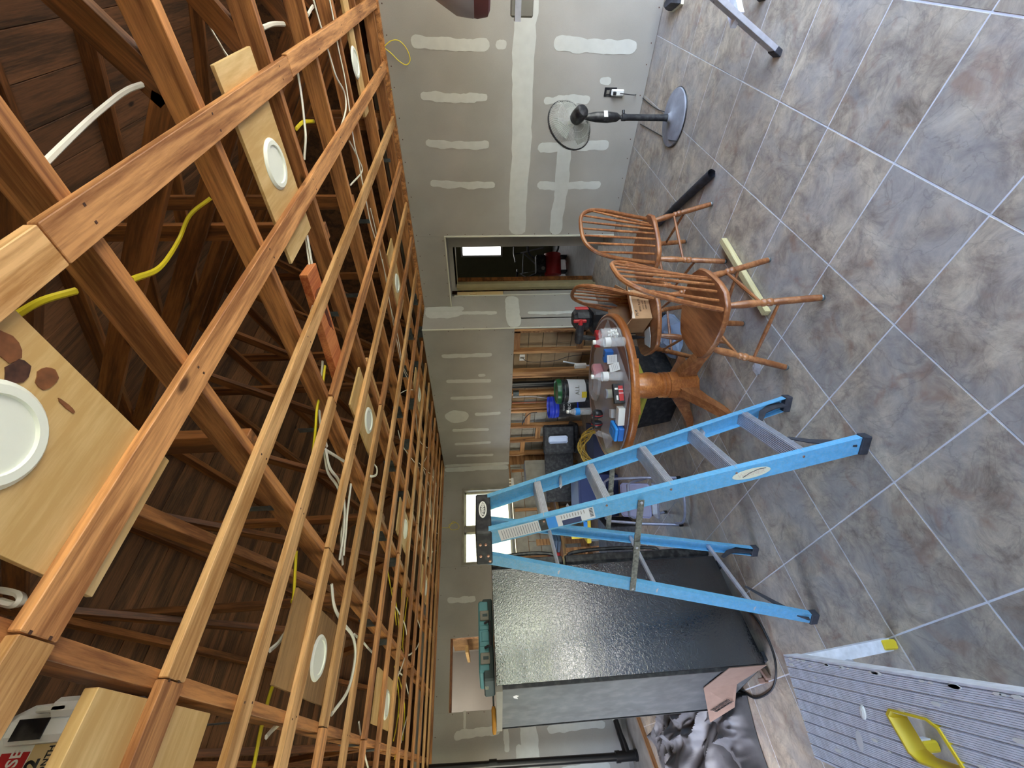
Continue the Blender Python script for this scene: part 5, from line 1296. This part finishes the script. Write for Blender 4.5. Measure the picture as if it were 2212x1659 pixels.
b2 = bucket('blue_bucket', 'empty bright blue bucket stacked in a black printed one beside the green lid bucket', (3.74, 4.50, .376), .40, .125, .15, 'bluebk')
obj('black_sleeve', MB().lathe([(.129, .02), (.145, .27)], 32, caps=False), M['black'], b2)
text('lettering', 'PRO', .06, M['white'], b2, basis((-.102, -.108, .13), (.73, -.68, 0), (0, 0, 1)), extrude=.001)
text('lettering', 'Smart', .035, M['white'], b2, basis((-.104, -.110, .21), (.73, -.68, 0), (0, 0, 1)), extrude=.001)

# ------------------------------------------------------------------ clutter between kitchen corner and ladder
def cbox(name, label, cat, px, py, X=None, Y=None, Z=None, size=(.3, .3, .3), rz=0.0, m='blackm', r_=.01, ground=False):
    q = at(px, py, X=X, Y=Y, Z=Z)
    z = q.z - size[2] / 2
    o = obj(name, MB().rbox((0, 0, size[2] / 2), size, r_), M[m]); o.location = (q.x, q.y, 0 if ground else z); o.rotation_euler = (0, 0, rz)
    return tag(o, label, cat)
VD = math.radians(-43)           # faces the camera
wb_ = thing('workbench', 'long dark workbench along the far wall under the window', 'workbench', (3.25, 6.35, 0))
obj('bench_top', MB().rbox((0, 0, .58), (1.9, .55, .04), .004), M['ply_old'], wb_)
for x in (-.88, .88):
    for y in (-.22, .22): obj('leg', MB().box((x, y, .28), (.06, .06, .56)), M['stud'], wb_)
obj('shelf', MB().box((0, 0, .2), (1.7, .45, .03)), M['stud'], wb_)
gp = thing('cardboard_carton', 'grey-tan corrugated carton on the bench below the far corner drywall', 'carton', (3.80, 6.38, .602), math.radians(-8))
obj('carton_body', MB().rbox((0, 0, .20), (.42, .30, .40), .004), plain('grey_carton', C('#8F8A80'), .85), gp)
for x in (-.1, .03, .14): obj('crease', MB().box((x, -.1505, .2), (.004, .002, .38)), M['latch'], gp)
bm = thing('monitor', 'black flat monitor back standing in front of the bench', 'monitor', (3.36, 5.68, 0), VD + .15)
obj('screen_shell', MB().rbox((0, 0, .54), (.80, .05, .44), .012), M['blackm'], bm)
obj('stand_post', MB().rbox((0, .02, .2), (.08, .04, .36), .006), M['black'], bm); obj('stand_foot', MB().rbox((0, 0, .01), (.34, .22, .02), .005), M['black'], bm)
nv = thing('navy_tote', 'dark navy storage tote in front of the black monitor', 'tote', (2.66, 4.98, 0), VD)
obj('tote_body', trap(.26, .19, 0, .30, .22, .50), M['navy'], nv); obj('lid', MB().rbox((0, 0, .51), (.64, .48, .03), .01), M['navy'], nv)
n2 = thing('navy_tote', 'second dark navy tote holding the yellow cord coil', 'tote', (3.16, 4.52, 0), VD)
obj('tote_body', trap(.19, .16, 0, .22, .18, .30), plain('deep_navy', C('#1E2440'), .6), n2)
# extension cord coil
ec = thing('extension_cord', 'yellow extension cord coiled over the dark navy tote behind the ladder', 'extension cord', (2.80, 4.15, .30), VD + PI / 2)
rd = random.Random(11)
pts = []
for k in range(300):
    a = k * .21; w_ = .5 + .5 * math.sin(k * .037)
    ra = .17 + .035 * math.sin(k * .61) + .02 * w_; 
    pts.append((math.sin(a) * ra * .35 + .05 * math.sin(k * .05), math.cos(a) * (ra + .03), .02 + math.sin(a) * ra * 1.15 - .02 * w_))
obj('coiled_cord', MB().tube(pts, .0055, 6), M['cord'], ec)
obj('plug_end', MB().tube([(0, .2, -.1), (.02, .24, -.16), (.02, .25, -.2)], [.008, .012, .014], 8), M['cord'], ec)
# folding stool
fs = thing('folding_stool', 'folding step stool with pale lilac panel and painted tube frame behind the ladder', 'stool', (1.72, 3.40, 0), VD + math.radians(3))
top = .62
def U(x, y0, y1, z): return [(-x, y0, .02), (-x, (y0 + y1) / 2, z * .5), (-x * .93, y1, z - .04), (-x * .80, y1, z), (x * .80, y1, z), (x * .93, y1, z - .04), (x, (y0 + y1) / 2, z * .5), (x, y0, .02)]
obj('front_frame', MB().tube(U(.20, -.12, .06, top), .0125, 10), M['tubew'], fs)
obj('rear_frame', MB().tube(U(.17, .20, .02, .42), .0115, 10), M['tubew'], fs)
obj('cross_loop', MB().tube(smooth_path([(-.19, -.11, .06), (-.15, -.20, .03), (0, -.24, .03), (.15, -.20, .03), (.19, -.11, .06)], 5), .010, 8), M['tubew'], fs)
obj('seat_panel', MB().rbox((0, 0, 0), (.30, .26, .018), .02, M=Matrix.Translation((0, .0, .36)) @ Matrix.Rotation(math.radians(62), 4, 'X')), M['lilac'], fs)
obj('lower_step', MB().rbox((0, 0, 0), (.30, .12, .02), .01, M=Matrix.Translation((0, -.05, .2))), M['tubew'], fs)
for x in (-.2, .2): obj('foot_cap', MB().tube([(x, -.12, .0), (x, -.12, .035)], .016, 10), M['black'], fs)
for x in (-.17, .17): obj('foot_cap', MB().tube([(x, .2, .0), (x, .2, .03)], .015, 10), M['black'], fs)
# chair behind the table: office chair with white shape
oc = thing('office_chair', 'black office chair back with pale oval panel between buckets and monitor', 'chair', (3.55, 5.00, 0), VD)
obj('backrest', MB().rbox((0, 0, .60), (.42, .06, .46), .03), M['blackm'], oc); obj('seat', MB().rbox((0, .2, .34), (.44, .42, .07), .03), M['blackm'], oc)
obj('pale_panel', MB().rbox((-.0, -.033, .62), (.11, .008, .28), .03), mat_glass('pale_blue_panel', (.6, .68, .85), .3, .95), oc)
obj('gas_post', MB().tube([(0, .2, .06), (0, .2, .32)], .025, 12), M['black'], oc)
for k in range(5):
    a = 2 * PI * k / 5; obj('leg', MB().tube([(0, .2, .08), (.26 * math.cos(a), .2 + .26 * math.sin(a), .04)], [.022, .014], 8), M['black'], oc)
    obj('caster', MB().tube([(.26 * math.cos(a) - .012, .2 + .26 * math.sin(a), .022), (.26 * math.cos(a) + .012, .2 + .26 * math.sin(a), .022)], .022, 10), M['black'], oc)
# saw and small items at the end of the bench
ms = thing('mitre_saw', 'grey and yellow mitre saw on the floor boards beside the fridge', 'saw', (2.50, 5.60, 0), VD)
obj('saw_table', MB().rbox((0, 0, .30), (.42, .26, .06), .01), M['yellow'], ms)
obj('saw_stand', MB().box((-.17, -.10, .14), (.03, .03, .27)).box((.17, -.10, .14), (.03, .03, .27)).box((-.17, .10, .14), (.03, .03, .27)).box((.17, .10, .14), (.03, .03, .27)), M['steel'], ms)
obj('blade_guard', MB().lathe([(.12, -.02), (.13, -.015), (.13, .015), (.12, .02)], 28, M=Matrix.Translation((0, .02, .46)) @ Matrix.Rotation(PI / 2, 4, 'Y')), M['alu'], ms)
obj('motor', MB().tube([(.03, .04, .47), (.15, .04, .49)], .05, 14), M['yellow'], ms); obj('handle', MB().tube([(0, -.05, .58), (0, -.14, .60), (0, -.17, .56)], .014, 8), M['black'], ms)
fb = thing('folded_jeans', 'folded blue-grey cloth on the end of the bench', 'cloth', (2.62, 6.25, .602), .2)
obj('cloth_stack', MB().rbox((0, 0, .02), (.34, .26, .04), .015).rbox((.01, .0, .058), (.30, .24, .034), .015).rbox((.0, .01, .088), (.24, .2, .024), .01), plain('denim', C('#4E6178'), .9), fb)
bq = thing('clamp_tool', 'bright blue bar clamp standing beside the mitre saw', 'clamp', (2.30, 5.30, 0), VD)
obj('bar', MB().box((0, 0, .38), (.03, .012, .76)), M['bright_blue'], bq); obj('jaw', MB().rbox((.05, 0, .72), (.14, .03, .05), .006).rbox((.05, 0, .40), (.14, .03, .05), .006), M['bright_blue'], bq)
yp = thing('yellow_level', 'yellow box level standing between the fridge and the mitre saw', 'level', (2.14, 5.10, 0), VD)
obj('level_body', MB().rbox((0, 0, .32), (.05, .025, .64), .003), M['yellow'], yp); obj('vial', MB().tube([(-.012, -.014, .35), (.012, -.014, .35)], .01, 8), M['pet'], yp)
bk2 = obj('black_crate', MB().rbox((0, 0, .18), (.42, .34, .36), .01), M['blackm']); bk2.location = (1.93, 4.75, 0); bk2.rotation_euler = (0, 0, VD); tag(bk2, 'plain black crate on the floor right beside the fridge door', 'crate')
hc2 = thing('coffee_maker', 'pale faucet-like fittings on the sill left of the window', 'fitting', tuple(at(1107, 1042, Y=YB - .10)))
obj('valve_body', MB().rbox((0, 0, 0), (.16, .06, .05), .012), M['white'], hc2)
for x in (-.06, .0, .06): obj('valve_knob', MB().tube([(x, 0, .02), (x, 0, .06)], .018, 10), M['cream'], hc2)
rg_ = obj('leaning_board', MB().rbox((0, 0, .45), (.10, .02, .90), .002), M['stud']); rg_.location = (2.75, 6.70, .0); tag(rg_, 'narrow brown board leaning under the window', 'board')
pk = obj('plum_box', MB().rbox((0, 0, .06), (.16, .10, .12), .004), M['pink']); pk.location = (2.62, 5.66, .40); pk.rotation_euler = (0, 0, VD); pk.location = (2.75, 6.22, .71)
pk.location = (2.95, 6.2, .602); tag(pk, 'small plum and yellow box on the bench', 'box')
rdc = obj('red_can', MB().rbox((0, 0, .09), (.14, .14, .18), .01), M['red']); rdc.location = (2.30, 6.60, .60); rdc.location = (2.37, 6.42, .602); tag(rdc, 'red fuel can at the left end of the bench', 'can')

# ------------------------------------------------------------------ aluminium work platform (bottom left of the upright view)
PA = Vector((.282, 1.97, .5)); ld_ = Vector((-.264, -.9645, 0)); wd_ = Vector((-.9645, .264, 0))
wpf = thing('work_platform', 'dusty aluminium work platform with ribbed deck and yellow carrying slot', 'platform', (PA.x, PA.y, 0), math.atan2(ld_.y, ld_.x))
# local: X along the platform, Y = towards +side ; wd_ is local -Y? compute sign
sy = 1 if (Matrix.Rotation(math.atan2(ld_.y, ld_.x), 3, 'Z') @ Vector((0, 1, 0))).dot(wd_) > 0 else -1
PL, PW, PH = 1.65, .31, .50
npl = 9; pwd = PW / npl
SX0, SX1, SY0, SY1 = .46, .62, .095, .205
def para(x, y):   # slot is a parallelogram sheared along X
    return x + (y - .15) * .35
def deck_strip(y0, y1, x0, x1, z=.0):
    b = MB(); n_ = 6; g = .0022
    w_ = (y1 - y0 - g * 2) / n_
    for i_ in range(n_):
        ya = y0 + g + i_ * w_
        b.box(((x0 + x1) / 2, sy * (ya + w_ / 2), PH - .004), (x1 - x0, w_ - .0010, .008))
    b.box(((x0 + x1) / 2, sy * (y0 + y1) / 2, PH - .008), (x1 - x0, y1 - y0 - .003, .006))
    return b
for i_ in range(npl):
    y0, y1 = i_ * pwd, (i_ + 1) * pwd; ym = (y0 + y1) / 2
    b = MB()
    if SY0 - .005 < ym < SY1 + .005:
        sa, sb = para(SX0, ym), para(SX1, ym)
        b = deck_strip(y0, y1, .0, sa); b2_ = deck_strip(y0, y1, sb, PL); b.add(b2_.v, b2_.f)
    else: b = deck_strip(y0, y1, 0, PL)
    obj('deck_plank', b, M['aludust'], wpf)
obj('side_rail', MB().box((PL / 2, sy * -.004, PH - .03), (PL, .006, .06)).box((PL / 2, sy * (PW + .004), PH - .03), (PL, .006, .06)), M['aludust'], wpf)
c4 = [(para(SX0, SY0), sy * SY0), (para(SX1, SY0), sy * SY0), (para(SX1, SY1), sy * SY1), (para(SX0, SY1), sy * SY1)]
rim = MB()
def offs(f, z):
    cx_ = sum(p[0] for p in c4) / 4; cy_ = sum(p[1] for p in c4) / 4
    out = []
    for k in range(4):
        p = Vector(c4[k]); a = Vector(c4[k - 1]); c_ = Vector(c4[(k + 1) % 4])
        for t_, q in ((.14, a), (.14, c_)):
            r0 = p.lerp(q, t_); out.append((cx_ + (r0.x - cx_) * f, cy_ + (r0.y - cy_) * f, z))
    return out
rim.loft([offs(1.06, PH - .012), offs(1.06, PH + .004), offs(.97, PH + .005), offs(.90, PH - .002), offs(.86, PH - .045)], False, True)
obj('handle_slot', rim, M['yellow'], wpf)
# legs
for xe, sx in ((.03, 1), (PL - .03, -1)):
    for yy, so_ in ((.02, -1), (PW - .02, 1)):
        topp = Vector((xe, sy * yy, PH - .03)); ft = Vector((xe - sx * .055, sy * (yy + so_ * .03), .02))
        lgp = obj('leg', MB().box(((ft - topp).length / 2, 0, 0), ((ft - topp).length, .028, .045), M=frame(topp, ft, (0, 1, 0))), M['aludust'], wpf)
        obj('yellow_shoe', MB().rbox((0, 0, 0), (.055, .036, .06), .006, M=Matrix.Translation(ft + Vector((0, 0, .012)))), M['yellow'], lgp)
    a = Vector((xe, sy * .03, PH - .25)); b_ = Vector((xe, sy * (PW - .03), PH - .25))
    obj('leg_brace', MB().box(((b_ - a).length / 2, 0, 0), ((b_ - a).length, .02, .02), M=frame(a, b_)).box(((Vector((xe + sx * .14, sy * .05, PH - .02)) - a).length / 2, 0, 0), ((Vector((xe + sx * .14, sy * .05, PH - .02)) - a).length, .012, .022), M=frame(a, Vector((xe + sx * .14, sy * .05, PH - .02)))), M['alu'], wpf)
def on_deck(px_, py_): return at(px_, py_, Z=PH)
for k, (px_, py_, a, b_, lab_) in enumerate(((1865, 1538, .022, .012, 'lump of dried joint compound'), (1858, 1600, .03, .014, 'patch'))):
    q = on_deck(px_, py_); rd = random.Random(k + 30)
    o = obj('compound_lump' if k == 0 else 'tape_piece', MB().loft([[(math.cos(2 * PI * j / 12) * a * s_ * (1 + rd.uniform(-.1, .1)), math.sin(2 * PI * j / 12) * b_ * s_, z) for j in range(12)] for s_, z in (((1, 0), (.85, .004), (.4, .007)) if k == 0 else ((1, 0), (1, .0006)))]), M['white'] if k == 0 else M['paper'], wpf, world=False)
    o.matrix_local = wpf.matrix_basis.inverted() @ Matrix.Translation((q.x, q.y, PH + .0015)) @ Matrix.Rotation(-.6, 4, 'Z')
dm = MB(); rd = random.Random(77)
for k in range(90):
    x = rd.uniform(.0, PL); y = rd.choice([0.0, rd.uniform(0, PW)])
    if y > .09 and y < .21 and .40 < x < .68: continue
    y = max(y, .004)
    s_ = rd.uniform(.003, .010)
    dm.prism([(x + math.cos(2 * PI * j / 6) * s_ * 1.8, sy * y + math.sin(2 * PI * j / 6) * s_ * .6) for j in range(6)], PH, PH + .0015)
o = obj('compound_spatter', dm, M['white'], wpf); o['kind'] = 'stuff'

# ------------------------------------------------------------------ second, aluminium ladder at the right edge of the upright view
a2 = thing('aluminium_ladder', 'aluminium step ladder with a black rubber foot at the right edge of the room', 'ladder', (2.80, .40, 0))
base = Vector((0, 0, .03)); topv = at(1475, -60, X=2.86) - Vector((2.80, .40, 0)); dv = (topv - base).normalized()
TL = 1.75
def lrail(off, L_=TL, w_=.062, m='aludust'):
    a = base + off; b = a + dv * L_
    x = Vector((0, 0, 1)).cross(dv).normalized()
    m4 = frame(a, b, dv.cross(x))
    return MB().box((L_ / 2, 0, 0), (L_, w_, .006), M=m4).box((L_ / 2, w_ / 2, -.010), (L_, .004, .024), M=m4).box((L_ / 2, -w_ / 2, -.010), (L_, .004, .024), M=m4), m4
o_, m6 = lrail(Vector((0, 0, 0)))
fr1 = obj('front_rail', o_, M['alu'], a2)
obj('rubber_foot', MB().rbox((0, 0, .0), (.05, .07, .03), .004, M=m6 @ Matrix.Translation((-.012, 0, -.008))), M['rubber'], fr1)
for k in range(4): obj('hole', MB().lathe([(.004, .0034), (.004, .004)], 8, M=m6 @ Matrix.Translation((.10 + k * .17, .012, 0))), M['black'], fr1)
off2 = Vector((.36, -.20, 0))
o_, m7 = lrail(off2); fr2 = obj('front_rail', o_, M['alu'], a2)
obj('rubber_foot', MB().rbox((0, 0, .0), (.05, .07, .03), .004, M=m7 @ Matrix.Translation((-.012, 0, -.008))), M['rubber'], fr2)
for k in range(1, 6):
    a = base + dv * (.28 * k); b = a + off2
    obj('step', MB().box(((b - a).length / 2, 0, 0), ((b - a).length, .08, .03), M=frame(a, b)), M['aludust'], a2)
# bag and tag hanging from that ladder
sk = thing('plastic_sack', 'grey plastic sack with a maroon band hanging at the aluminium ladder', 'sack', tuple(at(1010, -70, X=2.75)))
obj('sack_body', MB().loft([[(math.cos(a) * r_, math.sin(a) * r_ * .8, z) for a in [2 * PI * k / 16 for k in range(16)]] for r_, z in ((.03, .24), (.13, .18), (.215, .06), (.225, -.02), (.20, -.06))], smooth=True), M['sack'], sk)
obj('maroon_band', MB().loft([[(math.cos(a) * r_, math.sin(a) * r_ * .8, z) for a in [2 * PI * k / 16 for k in range(16)]] for r_, z in ((.222, -.02), (.226, -.04), (.215, -.09), (.19, -.10))], smooth=True), M['maroon'], sk)
sr = thing('strap_box', 'small grey box with silver straps below the hanging sack', 'box', tuple(at(1128, -10, X=2.75)))
obj('box_shell', MB().rbox((0, 0, 0), (.05, .16, .11), .008), M['latch'], sr)
obj('strap', MB().box((0, 0.01, .02), (.056, .17, .03)), M['alu'], sr)
gl = thing('work_shoes', 'pair of dark shoes with pale soles on the floor by the right wall', 'shoes', (4.52, .22, 0), .3)
for k in (0, 1):
    obj('shoe_upper', MB().loft([[(x * s_ + 0, k * .12 + y * s_, z) for x, y in ((-.12, -.035), (.06, -.045), (.13, -.02), (.13, .02), (.06, .045), (-.12, .035))] for s_, z in ((1, .02), (.97, .05), (.6, .085))], smooth=True), M['rubber'], gl)
    obj('sole', MB().prism([(-.125, k * .12 - .04), (.065, k * .12 - .05), (.14, k * .12 - .02), (.14, k * .12 + .02), (.065, k * .12 + .05), (-.125, k * .12 + .04)], 0, .022), M['cream'], gl)

# ------------------------------------------------------------------ things in the hall room
bi = thing('bicycle', 'dark bicycle with black tyre standing against the olive wall', 'bicycle', (8.15, 5.42, 0), math.radians(-100))
for x in (0, 1.02):
    wh_ = obj('wheel', MB().tube([(x + .32 * math.cos(a), 0, .335 + .32 * math.sin(a)) for a in [2 * PI * k / 40 for k in range(41)]], .020, 8, caps=False), M['rubber'], bi)
    sk_ = MB()
    for k in range(18): a = 2 * PI * k / 18; sk_.tube([(x, 0, .335), (x + .31 * math.cos(a), 0, .335 + .31 * math.sin(a))], .0016, 3)
    o = obj('spokes', sk_, M['steel'], wh_); o['kind'] = 'stuff'
obj('frame', MB().tube([(0, 0, .335), (.42, 0, .30), (.32, 0, .78), (0, 0, .335)], .014, 8).tube([(.42, 0, .30), (.88, 0, .74), (.34, 0, .72)], .016, 8).tube([(.88, 0, .80), (1.02, 0, .335)], .014, 8), M['grey'], bi)
obj('saddle', MB().rbox((.30, 0, .84), (.24, .10, .04), .015), M['black'], bi); obj('handlebar', MB().tube([(.86, -.26, .92), (.86, 0, .94), (.86, .26, .92)], .012, 8).tube([(.88, 0, .78), (.86, 0, .94)], .014, 8), M['black'], bi)
obj('crank', MB().lathe([(.09, -.004), (.09, .004)], 24, M=Matrix.Translation((.42, -.03, .30)) @ Matrix.Rotation(PI / 2, 4, 'X')).tube([(.42, -.04, .30), (.50, -.05, .18)], .009, 6), M['black'], bi)
cmpr = thing('air_compressor', 'red portable tool box beside the bicycle in the hall room', 'tool box', (7.15, 4.32, 0), math.radians(-45))
obj('tank', MB().tube([(-.22, 0, .26), (-.20, 0, .26), (.20, 0, .26), (.22, 0, .26)], [.10, .16, .16, .10], 24), M['red'], cmpr)
obj('motor', MB().rbox((0, 0, .50), (.34, .22, .18), .02), M['blackm'], cmpr); obj('gauge', MB().tube([(-.1, -.12, .47), (-.1, -.16, .47)], .035, 16), M['latch'], cmpr)
obj('foot', MB().box((-.14, 0, .06), (.03, .24, .12)).box((.14, 0, .06), (.03, .24, .12)), M['rubber'], cmpr)
gm_ = thing('green_mower', 'small green and grey machine on the hall room floor', 'machine', (6.60, 4.45, 0), math.radians(-45))
obj('deck', MB().rbox((0, 0, .07), (.34, .26, .10), .03), M['latch'], gm_); obj('green_cover', MB().rbox((0, 0, .14), (.24, .18, .05), .02), plain('lime', C('#3C7A3C'), .5), gm_)

# ------------------------------------------------------------------ outside, seen through the windows and in reflections
lawn = struct('ground_outside', MB().box((0, -13, -.25), (60, 22, .1)).box((-14, 10, -.25), (24, 30, .1)).box((14, 17, -.25), (40, 18, .1)), M['lawn'])
patio = struct('patio', MB().box((2.5, -3.2, -.12), (8, 2.7, .16)), M['patio'])
fence = thing('neighbour_wall', 'pale cream boarded wall outside the far window', 'wall', (3.9, 9.6, -.2))
for k in range(14): obj('board', MB().box((-1.1 + k * .17, 0, 1.5), (.162, .03, 3.0)), M['siding'], fence)
def bush(x, y, r_, h, label):
    t = thing('garden_tree', label, 'tree', (x, y, -.2))
    obj('trunk', MB().tube([(0, 0, 0), (0, 0, h * .5)], [.16, .10], 8), M['attic'], t)
    rd = random.Random(int(x * 10 + y)); b = MB()
    for k in range(420):
        v = Vector((rd.gauss(0, 1), rd.gauss(0, 1), rd.gauss(0, .8))); v = v.normalized() * (rd.random() ** .4)
        c_ = Vector((v.x * r_, v.y * r_, h * .62 + v.z * h * .42)); s_ = rd.uniform(.12, .28)
        d1 = Vector((rd.uniform(-1, 1), rd.uniform(-1, 1), rd.uniform(-1, 1))).normalized() * s_; d2 = d1.cross(Vector((rd.uniform(-1, 1), rd.uniform(-1, 1), 1))).normalized() * s_ * .7
        b.quad(c_ - d1, c_ + d2, c_ + d1, c_ - d2)
    o = obj('leaves', b, M['leaf'], t); o['kind'] = 'stuff'
bush(5.8, -9.5, 2.0, 4.6, 'leafy green tree outside the glazed door'); bush(1.0, -10.5, 2.2, 5.2, 'second leafy green tree outside the near window'); bush(10.5, -8.5, 1.6, 3.6, 'green bush outside at the right')
bush(-9.5, 7.5, 2.0, 4.4, 'green tree outside the added left opening')
